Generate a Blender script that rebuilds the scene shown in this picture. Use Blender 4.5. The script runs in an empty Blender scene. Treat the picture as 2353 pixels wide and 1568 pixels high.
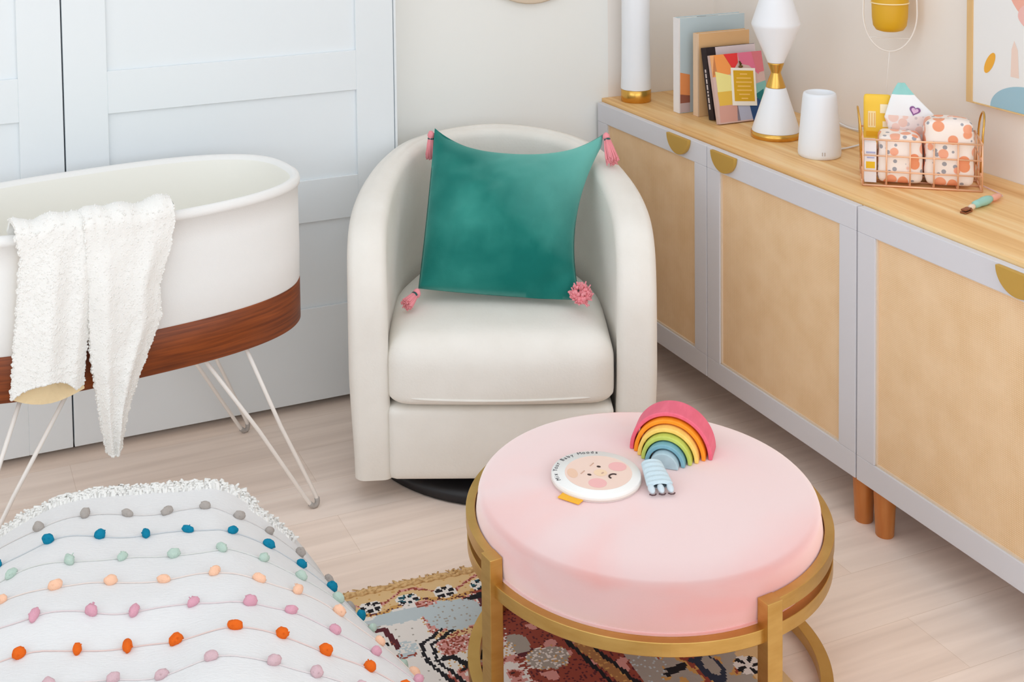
import bpy, bmesh, math, random
from mathutils import Vector, Matrix, noise
from math import sin, cos, pi, radians, sqrt, atan2, hypot
random.seed(7)
SC = bpy.context.scene
COL = SC.collection

# ------------------------------------------------------------------ helpers
def lin(c):
    c = c / 255.0
    return c / 12.92 if c <= 0.04045 else ((c + 0.055) / 1.055) ** 2.4
def rgb(r, g, b): return (lin(r), lin(g), lin(b), 1.0)

class MB:
    """collects geometry for one mesh object"""
    def __init__(s): s.v, s.f, s.m, s.s = [], [], [], []
    def add(s, verts, faces, mat=0, smooth=False, M=None):
        o = len(s.v)
        for p in verts:
            p = Vector(p)
            s.v.append(M @ p if M is not None else p)
        for f in faces:
            s.f.append(tuple(i + o for i in f)); s.m.append(mat); s.s.append(smooth)
        return s
    def box(s, x0, x1, y0, y1, z0, z1, mat=0, M=None):
        v = [(x0,y0,z0),(x1,y0,z0),(x1,y1,z0),(x0,y1,z0),(x0,y0,z1),(x1,y0,z1),(x1,y1,z1),(x0,y1,z1)]
        f = [(0,3,2,1),(4,5,6,7),(0,1,5,4),(1,2,6,5),(2,3,7,6),(3,0,4,7)]
        return s.add(v, f, mat, False, M)
    def lathe(s, prof, n=48, mat=0, M=None, smooth=True, cap=True):
        v, f = [], []
        for r, z in prof:
            for k in range(n):
                a = 2*pi*k/n; v.append((r*cos(a), r*sin(a), z))
        for i in range(len(prof)-1):
            for k in range(n):
                k2 = (k+1) % n
                f.append((i*n+k, i*n+k2, (i+1)*n+k2, (i+1)*n+k))
        s.add(v, f, mat, smooth, M)
        if cap:
            if prof[0][0] > 1e-6: s.add(v[:n], [tuple(reversed(range(n)))], mat, False, M)
            if prof[-1][0] > 1e-6: s.add(v[-n:], [tuple(range(n))], mat, False, M)
        return s
    def tube(s, pts, r, n=8, closed=False, mat=0, M=None, radii=None):
        pts = [Vector(p) for p in pts]; N = len(pts); v, f = [], []
        up = Vector((0, 0, 1)); prev = None
        for i, p in enumerate(pts):
            if closed: t = pts[(i+1) % N] - pts[i-1]
            else: t = pts[min(i+1, N-1)] - pts[max(i-1, 0)]
            if t.length < 1e-9: t = Vector((0,0,1))
            t.normalize()
            if prev is None:
                a = up if abs(t.z) < 0.95 else Vector((1, 0, 0))
                nrm = (a - t*a.dot(t)).normalized()
            else:
                nrm = (prev - t*prev.dot(t))
                nrm = nrm.normalized() if nrm.length > 1e-6 else t.orthogonal().normalized()
            prev = nrm; b = t.cross(nrm)
            rr = radii[i] if radii else r
            for k in range(n):
                a = 2*pi*k/n; v.append(p + nrm*(rr*cos(a)) + b*(rr*sin(a)))
        for i in range(N if closed else N-1):
            j = (i+1) % N
            for k in range(n):
                k2 = (k+1) % n; f.append((i*n+k, i*n+k2, j*n+k2, j*n+k))
        if not closed:
            f.append(tuple(reversed(range(n)))); f.append(tuple(range((N-1)*n, N*n)))
        return s.add(v, f, mat, True, M)
    def grid(s, fn, nu, nv, mat=0, M=None, wrapu=False, wrapv=False, smooth=True):
        v, f = [], []
        for j in range(nv + (0 if wrapv else 1)):
            for i in range(nu + (0 if wrapu else 1)):
                v.append(fn(i/nu, j/nv))
        W = nu if wrapu else nu+1; H = nv if wrapv else nv+1
        for j in range(nv):
            for i in range(nu):
                f.append((j*W+i, j*W+(i+1) % W, ((j+1) % H)*W+(i+1) % W, ((j+1) % H)*W+i))
        return s.add(v, f, mat, smooth, M)
    def poly(s, pts, mat=0, M=None): return s.add(pts, [tuple(range(len(pts)))], mat, False, M)
    def prism(s, pts, z0, z1, mat=0, M=None):
        n = len(pts)
        v = [(x, y, z0) for x, y in pts] + [(x, y, z1) for x, y in pts]
        f = [tuple(reversed(range(n))), tuple(range(n, 2*n))] + [(i, (i+1) % n, n+(i+1) % n, n+i) for i in range(n)]
        return s.add(v, f, mat, False, M)
    def rbox(s, cx, cy, cz, sx, sy, sz, r, n=10, mat=0, M=None, bulge=(0,0,0), warp=None):
        """soft rounded box; bulge pushes each pair of faces outwards"""
        hx, hy, hz = sx/2, sy/2, sz/2
        idx, v, f = {}, [], []
        def pt(a, b, c):
            key = (a, b, c)
            if key in idx: return idx[key]
            def sp(i):   # denser toward the edges
                t = 2*i/n-1
                return sin(t*pi/2)*0.6 + t*0.4
            p = Vector((sp(a)*hx, sp(b)*hy, sp(c)*hz))
            q = Vector((max(-hx+r, min(hx-r, p.x)), max(-hy+r, min(hy-r, p.y)), max(-hz+r, min(hz-r, p.z))))
            d = p-q
            if d.length > 1e-9: p = q + d.normalized()*r
            u, w, t = p.x/hx, p.y/hy, p.z/hz
            p = Vector((p.x + u*bulge[0]*(1-w*w)*(1-t*t), p.y + w*bulge[1]*(1-u*u)*(1-t*t), p.z + t*bulge[2]*(1-u*u)*(1-w*w)))
            p = Vector((p.x+cx, p.y+cy, p.z+cz))
            if warp: p = Vector(warp(p))
            idx[key] = len(v); v.append(p); return idx[key]
        for a in range(n):
            for b in range(n):
                f.append((pt(a,b,0), pt(a,b+1,0), pt(a+1,b+1,0), pt(a+1,b,0)))
                f.append((pt(a,b,n), pt(a+1,b,n), pt(a+1,b+1,n), pt(a,b+1,n)))
                f.append((pt(a,0,b), pt(a+1,0,b), pt(a+1,0,b+1), pt(a,0,b+1)))
                f.append((pt(a,n,b), pt(a,n,b+1), pt(a+1,n,b+1), pt(a+1,n,b)))
                f.append((pt(0,a,b), pt(0,a,b+1), pt(0,a+1,b+1), pt(0,a+1,b)))
                f.append((pt(n,a,b), pt(n,a+1,b), pt(n,a+1,b+1), pt(n,a,b+1)))
        return s.add(v, f, mat, True, M)
    def blob(s, c, rx, ry, rz, n=8, mat=0, amp=0.0, seed=0, R=None):
        v, f = [], []
        m = n//2+1
        for j in range(m+1):
            th = pi*j/m
            for i in range(n):
                ph = 2*pi*i/n
                d = Vector((sin(th)*cos(ph), sin(th)*sin(ph), cos(th)))
                k = 1 + amp*noise.noise(d*1.7 + Vector((seed*3.1, seed*1.7, seed)))
                p = Vector((d.x*rx*k, d.y*ry*k, d.z*rz*k))
                if R is not None: p = R @ p
                v.append(p + Vector(c))
        for j in range(m):
            for i in range(n):
                i2 = (i+1) % n; f.append((j*n+i, (j+1)*n+i, (j+1)*n+i2, j*n+i2))
        return s.add(v, f, mat, True)
    def build(s, name, mats, parent=None, loc=(0,0,0), rotz=0.0, bevel=0, weld=False, subsurf=0, segs=2):
        me = bpy.data.meshes.new(name)
        me.from_pydata([tuple(p) for p in s.v], [], s.f); me.validate(); me.update()
        if not isinstance(mats, (list, tuple)): mats = [mats]
        for m in mats: me.materials.append(m)
        if len(me.polygons) == len(s.f):
            me.polygons.foreach_set('material_index', s.m)
            me.polygons.foreach_set('use_smooth', s.s)
        bm = bmesh.new(); bm.from_mesh(me)
        if weld: bmesh.ops.remove_doubles(bm, verts=bm.verts, dist=1e-5)
        bmesh.ops.recalc_face_normals(bm, faces=bm.faces)
        bm.to_mesh(me); bm.free()
        o = bpy.data.objects.new(name, me); COL.objects.link(o)
        o.location = loc; o.rotation_euler = (0, 0, rotz)
        if parent is not None: o.parent = parent
        if bevel:
            md = o.modifiers.new('bevel', 'BEVEL'); md.width = bevel; md.segments = segs; md.limit_method = 'ANGLE'; md.angle_limit = radians(35)
            md.harden_normals = False
        if subsurf:
            md = o.modifiers.new('sub', 'SUBSURF'); md.levels = subsurf; md.render_levels = subsurf
        return o

def tag(o, label=None, cat=None, group=None, kind=None):
    if label: o['label'] = label
    if cat: o['category'] = cat
    if group: o['group'] = group
    if kind: o['kind'] = kind
    return o
def thing(name, label, cat, loc=(0,0,0), rotz=0.0, group=None):
    o = bpy.data.objects.new(name, None); COL.objects.link(o)
    o.location = loc; o.rotation_euler = (0, 0, rotz); o.empty_display_size = 0.05
    return tag(o, label, cat, group)
def copy_tree(o, parent=None):
    c = o.copy(); COL.objects.link(c)
    if parent is not None: c.parent = parent
    for ch in list(o.children): copy_tree(ch, c)
    return c
def struct(o): o['kind'] = 'structure'; return o
def sm(a, b, x):
    t = max(0.0, min(1.0, (x-a)/(b-a))) if a != b else float(x > a)
    return t*t*(3-2*t)
def lerp_table(tab, x):
    if x <= tab[0][0]: return tab[0][1]
    for (a, u), (b, w) in zip(tab, tab[1:]):
        if x <= b: return u + (w-u)*(x-a)/(b-a)
    return tab[-1][1]
def spline(pts, n):
    """Catmull-Rom through points"""
    P = [Vector(p) for p in pts]; out = []
    for i in range(len(P)-1):
        a = P[i-1] if i else P[0]*2-P[1]; b, c = P[i], P[i+1]; d = P[i+2] if i+2 < len(P) else P[-1]*2-P[-2]
        for k in range(n):
            t = k/n
            out.append(0.5*((2*b) + (c-a)*t + (2*a-5*b+4*c-d)*t*t + (3*b-a-3*c+d)*t**3))
    out.append(P[-1]); return out

# ------------------------------------------------------------------ materials
def mat(name, col, rough=0.6, metal=0.0, sheen=0.0, sheen_rough=0.35, coat=0.0, var=None, bump=None, spec=0.5, sss=0.0, trans=0.0, alpha=None):
    """var=(scale xyz, other colour, lo, hi)  bump=(scale xyz, strength)"""
    m = bpy.data.materials.new(name); m.use_nodes = True
    nt = m.node_tree; b = nt.nodes['Principled BSDF']
    b.inputs['Base Color'].default_value = col
    b.inputs['Roughness'].default_value = rough; b.inputs['Metallic'].default_value = metal
    b.inputs['Specular IOR Level'].default_value = spec
    if sheen:
        b.inputs['Sheen Weight'].default_value = sheen; b.inputs['Sheen Roughness'].default_value = sheen_rough
        b.inputs['Sheen Tint'].default_value = (*[min(1, c*1.0+0.25) for c in col[:3]], 1)
    if coat: b.inputs['Coat Weight'].default_value = coat; b.inputs['Coat Roughness'].default_value = 0.15
    if trans: b.inputs['Transmission Weight'].default_value = trans
    tc = nt.nodes.new('ShaderNodeTexCoord')
    if var:
        sc, c2, lo, hi = var[:4]
        mp = nt.nodes.new('ShaderNodeMapping'); mp.inputs['Scale'].default_value = sc
        nt.links.new(tc.outputs['Object'], mp.inputs['Vector'])
        nz = nt.nodes.new('ShaderNodeTexNoise'); nz.inputs['Scale'].default_value = 1.0; nz.inputs['Detail'].default_value = 5
        nz.inputs['Distortion'].default_value = var[4] if len(var) > 4 else 0.0
        nt.links.new(mp.outputs['Vector'], nz.inputs['Vector'])
        cr = nt.nodes.new('ShaderNodeValToRGB')
        cr.color_ramp.elements[0].position = lo; cr.color_ramp.elements[0].color = col
        cr.color_ramp.elements[1].position = hi; cr.color_ramp.elements[1].color = c2
        nt.links.new(nz.outputs['Fac'], cr.inputs['Fac']); nt.links.new(cr.outputs['Color'], b.inputs['Base Color'])
    if bump:
        mp = nt.nodes.new('ShaderNodeMapping'); mp.inputs['Scale'].default_value = bump[0]
        nt.links.new(tc.outputs['Object'], mp.inputs['Vector'])
        nz = nt.nodes.new('ShaderNodeTexNoise'); nz.inputs['Scale'].default_value = 1.0; nz.inputs['Detail'].default_value = 3
        nt.links.new(mp.outputs['Vector'], nz.inputs['Vector'])
        bp = nt.nodes.new('ShaderNodeBump'); bp.inputs['Strength'].default_value = bump[1]; bp.inputs['Distance'].default_value = 0.004
        nt.links.new(nz.outputs['Fac'], bp.inputs['Height']); nt.links.new(bp.outputs['Normal'], b.inputs['Normal'])
    return m

M = {}
M['wall_cool'] = mat('wall soft white', rgb(242,243,240), 0.85, spec=0.2)
M['wall_warm'] = mat('wall warm beige white', rgb(240,234,228), 0.85, spec=0.2)
M['ceiling'] = mat('ceiling paint', rgb(245,243,240), 0.9, spec=0.2)
M['door'] = mat('white door paint', rgb(230,235,238), 0.5, spec=0.3)
M['dark'] = mat('dark gap shade', rgb(18,13,11), 0.9)
M['chair'] = mat('cream chenille', rgb(236,232,225), 0.9, sheen=0.1, bump=((160,160,160), 0.12), var=((9,9,9), rgb(231,226,218), 0.35, 0.7))
M['chair_base'] = mat('black swivel base', rgb(22,20,24), 0.45)
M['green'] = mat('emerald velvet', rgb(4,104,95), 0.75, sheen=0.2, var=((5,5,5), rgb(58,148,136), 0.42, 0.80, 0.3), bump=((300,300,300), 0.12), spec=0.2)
M['tassel'] = mat('pink cotton thread', rgb(238,150,158), 0.85, sheen=0.2)
M['tassel_band'] = mat('dark green thread', rgb(40,84,84), 0.8)
M['bas_fabric'] = mat('white bassinet fabric', rgb(238,237,235), 0.9, sheen=0.1, bump=((420,420,420), 0.1), spec=0.2)
M['bas_inner'] = mat('cream bassinet lining', rgb(240,238,231), 0.9, spec=0.2)
M['walnut'] = mat('walnut veneer', rgb(104,46,16), 0.42, var=((7,7,170), rgb(150,74,28), 0.3, 0.72, 0.3), spec=0.4)
M['white_metal'] = mat('white powder coat', rgb(240,234,228), 0.4)
M['grey_rubber'] = mat('grey foot cap', rgb(176,170,165), 0.6)
M['sherpa'] = mat('white sherpa pile', rgb(240,238,234), 0.95, sheen=0.2, bump=((300,300,300), 0.35), spec=0.1)
M['sherpa_back'] = mat('tan blanket back', rgb(238,214,172), 0.9, bump=((200,200,200), 0.3), spec=0.1)
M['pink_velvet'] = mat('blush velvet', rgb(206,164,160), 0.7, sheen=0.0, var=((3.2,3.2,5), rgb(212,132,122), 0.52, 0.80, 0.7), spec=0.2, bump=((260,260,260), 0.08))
M['brass'] = mat('brushed brass', rgb(194,154,84), 0.36, metal=0.9, var=((14,14,60), rgb(210,172,102), 0.3, 0.75), spec=0.5)
M['gold'] = mat('polished gold', rgb(220,172,88), 0.26, metal=1.0)
M['gold_flat'] = mat('satin gold handle', rgb(208,168,82), 0.42, metal=0.5)
M['rose_gold'] = mat('rose gold wire', rgb(246,196,160), 0.4, metal=0.45)
M['cab_paint'] = mat('lilac grey cabinet paint', rgb(215,214,219), 0.5, spec=0.3)
M['cab_lip'] = mat('cream door lip', rgb(226,208,186), 0.6)
M['leg_wood'] = mat('honey oak leg', rgb(190,112,48), 0.45, var=((40,40,5), rgb(208,136,70), 0.35, 0.7))
M['white_ceramic'] = mat('white ceramic', rgb(238,241,246), 0.3, spec=0.5)
M['frost'] = mat('frosted white glass', rgb(239,241,246), 0.35, spec=0.4)
M['white_plastic'] = mat('white plastic', rgb(236,240,246), 0.45)
M['dark_dot'] = mat('grey indicator', rgb(190,180,175), 0.5)
M['white_fabric'] = mat('white woven pouf cotton', rgb(224,223,223), 0.95, bump=((120,300,120), 0.25), spec=0.1, sheen=0.1)
M['fringe'] = mat('white cotton fringe', rgb(238,236,232), 0.95, spec=0.1)
M['yarn'] = mat('pale grey yarn', rgb(214,206,206), 0.9)
POM = dict(grey=rgb(172,164,158), blue=rgb(24,128,160), mint=rgb(184,204,192), peach=rgb(244,196,166), pink=rgb(216,160,176), orange=rgb(226,104,34), mauve=rgb(208,176,182))
for k, c in POM.items(): M['pom_'+k] = mat(k+' wool pom', c, 0.95, bump=((500,500,500), 0.4), spec=0.1)

def velvet(m, col, sigma):
    """adds the pile's grazing sheen on top of the dyed base"""
    nt = m.node_tree; b = nt.nodes['Principled BSDF']; out = nt.nodes['Material Output']
    v = nt.nodes.new('ShaderNodeBsdfSheen'); v.distribution = 'ASHIKHMIN'
    v.inputs['Color'].default_value = col; v.inputs['Roughness'].default_value = sigma
    a = nt.nodes.new('ShaderNodeAddShader'); nt.links.new(b.outputs[0], a.inputs[0]); nt.links.new(v.outputs[0], a.inputs[1]); nt.links.new(a.outputs[0], out.inputs['Surface'])
def link(nt, a, b): nt.links.new(a, b)
def directional_tone(m, col, d, lo, hi, amount):
    """fades a second colour in along a direction, broken up by noise"""
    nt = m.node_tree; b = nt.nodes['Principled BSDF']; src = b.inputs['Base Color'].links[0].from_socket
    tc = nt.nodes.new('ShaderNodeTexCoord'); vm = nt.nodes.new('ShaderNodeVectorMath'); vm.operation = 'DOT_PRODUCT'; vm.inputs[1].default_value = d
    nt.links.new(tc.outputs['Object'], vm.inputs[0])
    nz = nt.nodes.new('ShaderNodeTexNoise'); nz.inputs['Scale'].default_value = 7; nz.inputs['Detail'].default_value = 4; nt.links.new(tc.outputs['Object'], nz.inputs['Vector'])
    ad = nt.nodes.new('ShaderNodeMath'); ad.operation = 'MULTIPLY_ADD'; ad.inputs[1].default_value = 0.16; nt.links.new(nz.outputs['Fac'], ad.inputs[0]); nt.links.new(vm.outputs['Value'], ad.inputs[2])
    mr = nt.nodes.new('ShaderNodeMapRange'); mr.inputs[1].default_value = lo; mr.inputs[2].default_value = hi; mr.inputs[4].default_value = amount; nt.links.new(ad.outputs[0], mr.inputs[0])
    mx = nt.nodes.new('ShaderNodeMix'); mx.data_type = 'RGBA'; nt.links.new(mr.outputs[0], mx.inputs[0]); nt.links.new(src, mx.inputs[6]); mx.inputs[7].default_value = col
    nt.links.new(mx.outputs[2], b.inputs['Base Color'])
directional_tone(M['pink_velvet'], rgb(214,128,118), (0.36, -0.93, -1.1), -0.10, 0.08, 0.8)  # deeper coral towards the low right-front side
velvet(M['pink_velvet'], (0.56, 0.66, 0.68, 1), 0.6)
directional_tone(M['green'], rgb(112,184,174), (0.8, 0.0, 1.0), 0.74, 1.04, 0.85)  # velvet highlight painted into the pillow's upper right
velvet(M['green'], (0.08, 0.20, 0.18, 1), 0.5)
def floor_mat():
    m = bpy.data.materials.new('whitewashed oak planks'); m.use_nodes = True; nt = m.node_tree; b = nt.nodes['Principled BSDF']
    tc = nt.nodes.new('ShaderNodeTexCoord')
    br = nt.nodes.new('ShaderNodeTexBrick'); br.inputs['Scale'].default_value = 1.0
    br.inputs['Brick Width'].default_value = 1.5; br.inputs['Row Height'].default_value = 0.17; br.inputs['Mortar Size'].default_value = 0.0007
    br.inputs['Color1'].default_value = rgb(249,230,216); br.inputs['Color2'].default_value = rgb(252,237,226); br.inputs['Mortar'].default_value = rgb(232,212,196)
    br.offset = 0.37; br.inputs['Bias'].default_value = 0.0
    link(nt, tc.outputs['Object'], br.inputs['Vector'])
    mp = nt.nodes.new('ShaderNodeMapping'); mp.inputs['Scale'].default_value = (1.6, 26, 1); link(nt, tc.outputs['Object'], mp.inputs['Vector'])
    nz = nt.nodes.new('ShaderNodeTexNoise'); nz.inputs['Scale'].default_value = 1.0; nz.inputs['Detail'].default_value = 7; nz.inputs['Distortion'].default_value = 0.6
    link(nt, mp.outputs['Vector'], nz.inputs['Vector'])
    cr = nt.nodes.new('ShaderNodeValToRGB'); cr.color_ramp.elements[0].position = 0.3; cr.color_ramp.elements[0].color = (0.87,0.84,0.82,1)
    cr.color_ramp.elements[1].position = 0.68; cr.color_ramp.elements[1].color = (1.06,1.05,1.04,1); link(nt, nz.outputs['Fac'], cr.inputs['Fac'])
    mx = nt.nodes.new('ShaderNodeMix'); mx.data_type = 'RGBA'; mx.blend_type = 'MULTIPLY'; mx.inputs[0].default_value = 0.85
    link(nt, br.outputs['Color'], mx.inputs[6]); link(nt, cr.outputs['Color'], mx.inputs[7])
    # a few dark knots
    vo = nt.nodes.new('ShaderNodeTexVoronoi'); vo.inputs['Scale'].default_value = 1.9; vo.inputs['Randomness'].default_value = 1
    link(nt, tc.outputs['Object'], vo.inputs['Vector'])
    k = nt.nodes.new('ShaderNodeMapRange'); k.inputs[1].default_value = 0.008; k.inputs[2].default_value = 0.03; k.inputs[3].default_value = 0.62; k.inputs[4].default_value = 1.0
    link(nt, vo.outputs['Distance'], k.inputs[0])
    mk = nt.nodes.new('ShaderNodeMix'); mk.data_type = 'RGBA'; mk.blend_type = 'MULTIPLY'; mk.inputs[0].default_value = 1
    link(nt, mx.outputs[2], mk.inputs[6]); link(nt, k.outputs[0], mk.inputs[7])
    link(nt, mk.outputs[2], b.inputs['Base Color'])
    b.inputs['Roughness'].default_value = 0.45; b.inputs['Specular IOR Level'].default_value = 0.35
    return m
M['floor'] = floor_mat()

def stripe_wood(name, c1, c2, c3, sc, rough=0.42):
    m = bpy.data.materials.new(name); m.use_nodes = True; nt = m.node_tree; b = nt.nodes['Principled BSDF']
    tc = nt.nodes.new('ShaderNodeTexCoord'); mp = nt.nodes.new('ShaderNodeMapping'); mp.inputs['Scale'].default_value = sc
    link(nt, tc.outputs['Object'], mp.inputs['Vector'])
    nz = nt.nodes.new('ShaderNodeTexNoise'); nz.inputs['Scale'].default_value = 1; nz.inputs['Detail'].default_value = 8; nz.inputs['Roughness'].default_value = 0.6; nz.inputs['Distortion'].default_value = 0.35
    link(nt, mp.outputs['Vector'], nz.inputs['Vector'])
    cr = nt.nodes.new('ShaderNodeValToRGB'); e = cr.color_ramp.elements
    e[0].position = 0.3; e[0].color = c1; e[1].position = 0.72; e[1].color = c3
    x = e.new(0.5); x.color = c2
    link(nt, nz.outputs['Fac'], cr.inputs['Fac'])
    vo = nt.nodes.new('ShaderNodeTexVoronoi'); vo.inputs['Scale'].default_value = 3.3; link(nt, tc.outputs['Object'], vo.inputs['Vector'])
    k = nt.nodes.new('ShaderNodeMapRange'); k.inputs[1].default_value = 0.012; k.inputs[2].default_value = 0.035; k.inputs[3].default_value = 0.6; k.inputs[4].default_value = 1.0
    link(nt, vo.outputs['Distance'], k.inputs[0])
    mk = nt.nodes.new('ShaderNodeMix'); mk.data_type = 'RGBA'; mk.blend_type = 'MULTIPLY'; mk.inputs[0].default_value = 1
    link(nt, cr.outputs['Color'], mk.inputs[6]); link(nt, k.outputs[0], mk.inputs[7])
    link(nt, mk.outputs[2], b.inputs['Base Color'])
    b.inputs['Roughness'].default_value = rough; b.inputs['Specular IOR Level'].default_value = 0.35
    return m
M['top_wood'] = stripe_wood('pine worktop', rgb(216,160,94), rgb(240,196,134), rgb(250,222,172), (30, 0.9, 30))
M['frame_wood'] = stripe_wood('light picture frame wood', rgb(216,176,120), rgb(226,190,136), rgb(236,204,154), (30, 30, 2))

def weave_mat(name, c1, c2, period):
    m = bpy.data.materials.new(name); m.use_nodes = True; nt = m.node_tree; b = nt.nodes['Principled BSDF']
    tc = nt.nodes.new('ShaderNodeTexCoord')
    ws = []
    for ax in ('Y', 'Z'):
        w = nt.nodes.new('ShaderNodeTexWave'); w.wave_type = 'BANDS'; w.bands_direction = ax
        w.inputs['Scale'].default_value = 0.31416/period; w.inputs['Distortion'].default_value = 0.7; w.inputs['Detail'].default_value = 2; w.inputs['Detail Scale'].default_value = 1.5
        link(nt, tc.outputs['Object'], w.inputs['Vector']); ws.append(w)
    mul = nt.nodes.new('ShaderNodeMath'); mul.operation = 'MULTIPLY'
    link(nt, ws[0].outputs['Fac'], mul.inputs[0]); link(nt, ws[1].outputs['Fac'], mul.inputs[1])
    nz = nt.nodes.new('ShaderNodeTexNoise'); nz.inputs['Scale'].default_value = 14; nz.inputs['Detail'].default_value = 6; link(nt, tc.outputs['Object'], nz.inputs['Vector'])
    add = nt.nodes.new('ShaderNodeMath'); add.operation = 'ADD'; link(nt, mul.outputs[0], add.inputs[0]); link(nt, nz.outputs['Fac'], add.inputs[1])
    cr = nt.nodes.new('ShaderNodeValToRGB'); cr.color_ramp.elements[0].position = 0.35; cr.color_ramp.elements[0].color = c1
    cr.color_ramp.elements[1].position = 1.25; cr.color_ramp.elements[1].color = c2
    link(nt, add.outputs[0], cr.inputs['Fac']); link(nt, cr.outputs['Color'], b.inputs['Base Color'])
    bp = nt.nodes.new('ShaderNodeBump'); bp.inputs['Strength'].default_value = 0.25; bp.inputs['Distance'].default_value = 0.001
    link(nt, mul.outputs[0], bp.inputs['Height']); link(nt, bp.outputs['Normal'], b.inputs['Normal'])
    b.inputs['Roughness'].default_value = 0.8; b.inputs['Specular IOR Level'].default_value = 0.2
    return m
M['cane'] = weave_mat('woven grasscloth', rgb(226,188,142), rgb(243,212,174), 0.0042)

def pattern_mat(name, base, dot, dot2, leaf, scale):
    """printed wrap: round fruit dots and small leaves"""
    m = bpy.data.materials.new(name); m.use_nodes = True; nt = m.node_tree; b = nt.nodes['Principled BSDF']
    tc = nt.nodes.new('ShaderNodeTexCoord')
    def vor(s, off, lo, hi):
        mp = nt.nodes.new('ShaderNodeMapping'); mp.inputs['Location'].default_value = off; link(nt, tc.outputs['Object'], mp.inputs['Vector'])
        v = nt.nodes.new('ShaderNodeTexVoronoi'); v.inputs['Scale'].default_value = s; v.inputs['Randomness'].default_value = 0.75
        link(nt, mp.outputs['Vector'], v.inputs['Vector'])
        r = nt.nodes.new('ShaderNodeMapRange'); r.inputs[1].default_value = lo; r.inputs[2].default_value = hi; r.inputs[3].default_value = 1; r.inputs[4].default_value = 0
        link(nt, v.outputs['Distance'], r.inputs[0]); return v, r
    v1, r1 = vor(scale, (0,0,0), 0.42, 0.47)
    v2, r2 = vor(scale*1.5, (0.3,0.7,0.1), 0.24, 0.28)
    mixc = nt.nodes.new('ShaderNodeMix'); mixc.data_type = 'RGBA'; mixc.inputs[6].default_value = dot; mixc.inputs[7].default_value = dot2
    sep = nt.nodes.new('ShaderNodeSeparateColor'); link(nt, v1.outputs['Color'], sep.inputs[0]); link(nt, sep.outputs[0], mixc.inputs[0])
    a = nt.nodes.new('ShaderNodeMix'); a.data_type = 'RGBA'; a.inputs[6].default_value = base; a.inputs[7].default_value = leaf; link(nt, r2.outputs[0], a.inputs[0])
    c = nt.nodes.new('ShaderNodeMix'); c.data_type = 'RGBA'; link(nt, r1.outputs[0], c.inputs[0]); link(nt, a.outputs[2], c.inputs[6]); link(nt, mixc.outputs[2], c.inputs[7])
    link(nt, c.outputs[2], b.inputs['Base Color']); b.inputs['Roughness'].default_value = 0.4
    return m
M['fruit'] = pattern_mat('peach fruit print wrap', rgb(246,234,226), rgb(238,150,104), rgb(244,178,150), rgb(160,160,168), 33)
M['fruit_pale'] = pattern_mat('pale peach print wrap', rgb(244,236,234), rgb(240,206,192), rgb(244,214,206), rgb(214,206,208), 36)
def flat(name, r, g, b, rough=0.6): return mat(name, rgb(r, g, b), rough, spec=0.3)

# ------------------------------------------------------------------ room shell
WX = 0.022      # right wall plane
XL, YF, ZC = -4.6, -5.6, 2.62
def plane_box(name, x0, x1, y0, y1, z0, z1, m):
    return struct(MB().box(x0, x1, y0, y1, z0, z1).build(name, m))
plane_box('floor', XL-0.1, WX+0.1, YF-0.1, 0.1, -0.06, 0.0, M['floor'])
cb = MB()
cb.box(XL-0.1, -2.95, YF-0.1, 0.1, ZC, ZC+0.08); cb.box(-0.55, WX+0.1, YF-0.1, 0.1, ZC, ZC+0.08)
cb.box(-2.95, -0.55, YF-0.1, -3.05, ZC, ZC+0.08); cb.box(-2.95, -0.55, -1.05, 0.1, ZC, ZC+0.08)  # opening left for the added overhead fill light
struct(cb.build('ceiling', M['ceiling']))
# back wall: soft white from the closet to the cabinet, warm beige beside the corner
w = MB(); w.box(-1.135, -0.374, 0.0, 0.1, 0, ZC, 0); w.box(XL-0.1, -1.135, 0.0, 0.1, 0, ZC, 0); w.box(-0.374, WX+0.1, 0.0, 0.1, 0, ZC, 1)
struct(w.build('wall_back', [M['wall_cool'], M['wall_warm']]))
w = MB()
w.box(WX, WX+0.1, -2.75, 0.0, 0, ZC); w.box(WX, WX+0.1, YF-0.1, -5.35, 0, ZC); w.box(WX, WX+0.1, -5.35, -2.75, 0, 0.75); w.box(WX, WX+0.1, -5.35, -2.75, 2.35, ZC)  # opening added for the right-hand fill light
struct(w.build('wall_right', M['wall_warm']))
# left wall and front wall carry the window openings that light the room
def wall_with_opening(name, axis, pos, t, a0, a1, o0, o1, z0, z1):
    w = MB()
    def seg(p, q, za, zb):
        if axis == 'x': w.box(pos-t, pos, p, q, za, zb)
        else: w.box(p, q, pos-t, pos, za, zb)
    seg(a0, o0, 0, ZC); seg(o1, a1, 0, ZC); seg(o0, o1, 0, z0); seg(o0, o1, z1, ZC)
    return struct(w.build(name, M['wall_cool']))
wall_with_opening('wall_left', 'x', XL, 0.1, YF-0.1, 0.1, -4.6, -1.0, 1.0, 2.45)
wall_with_opening('wall_front', 'y', YF, 0.1, XL, WX, -4.3, -0.2, 1.05, 2.5)
def window(name, axis, pos, a0, a1, z0, z1):
    f = MB(); fw = 0.06
    def bx(p, q, za, zb):
        if axis == 'x': f.box(pos-0.07, pos-0.01, p, q, za, zb)
        else: f.box(p, q, pos-0.07, pos-0.01, za, zb)
    bx(a0, a1, z0, z0+fw); bx(a0, a1, z1-fw, z1); bx(a0, a0+fw, z0+fw, z1-fw); bx(a1-fw, a1, z0+fw, z1-fw)
    am = (a0+a1)/2; bx(am-0.02, am+0.02, z0+fw, z1-fw)
    struct(f.build(name, M['door']))
window('window_1', 'x', XL, -4.6, -1.0, 1.0, 2.45)
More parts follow.
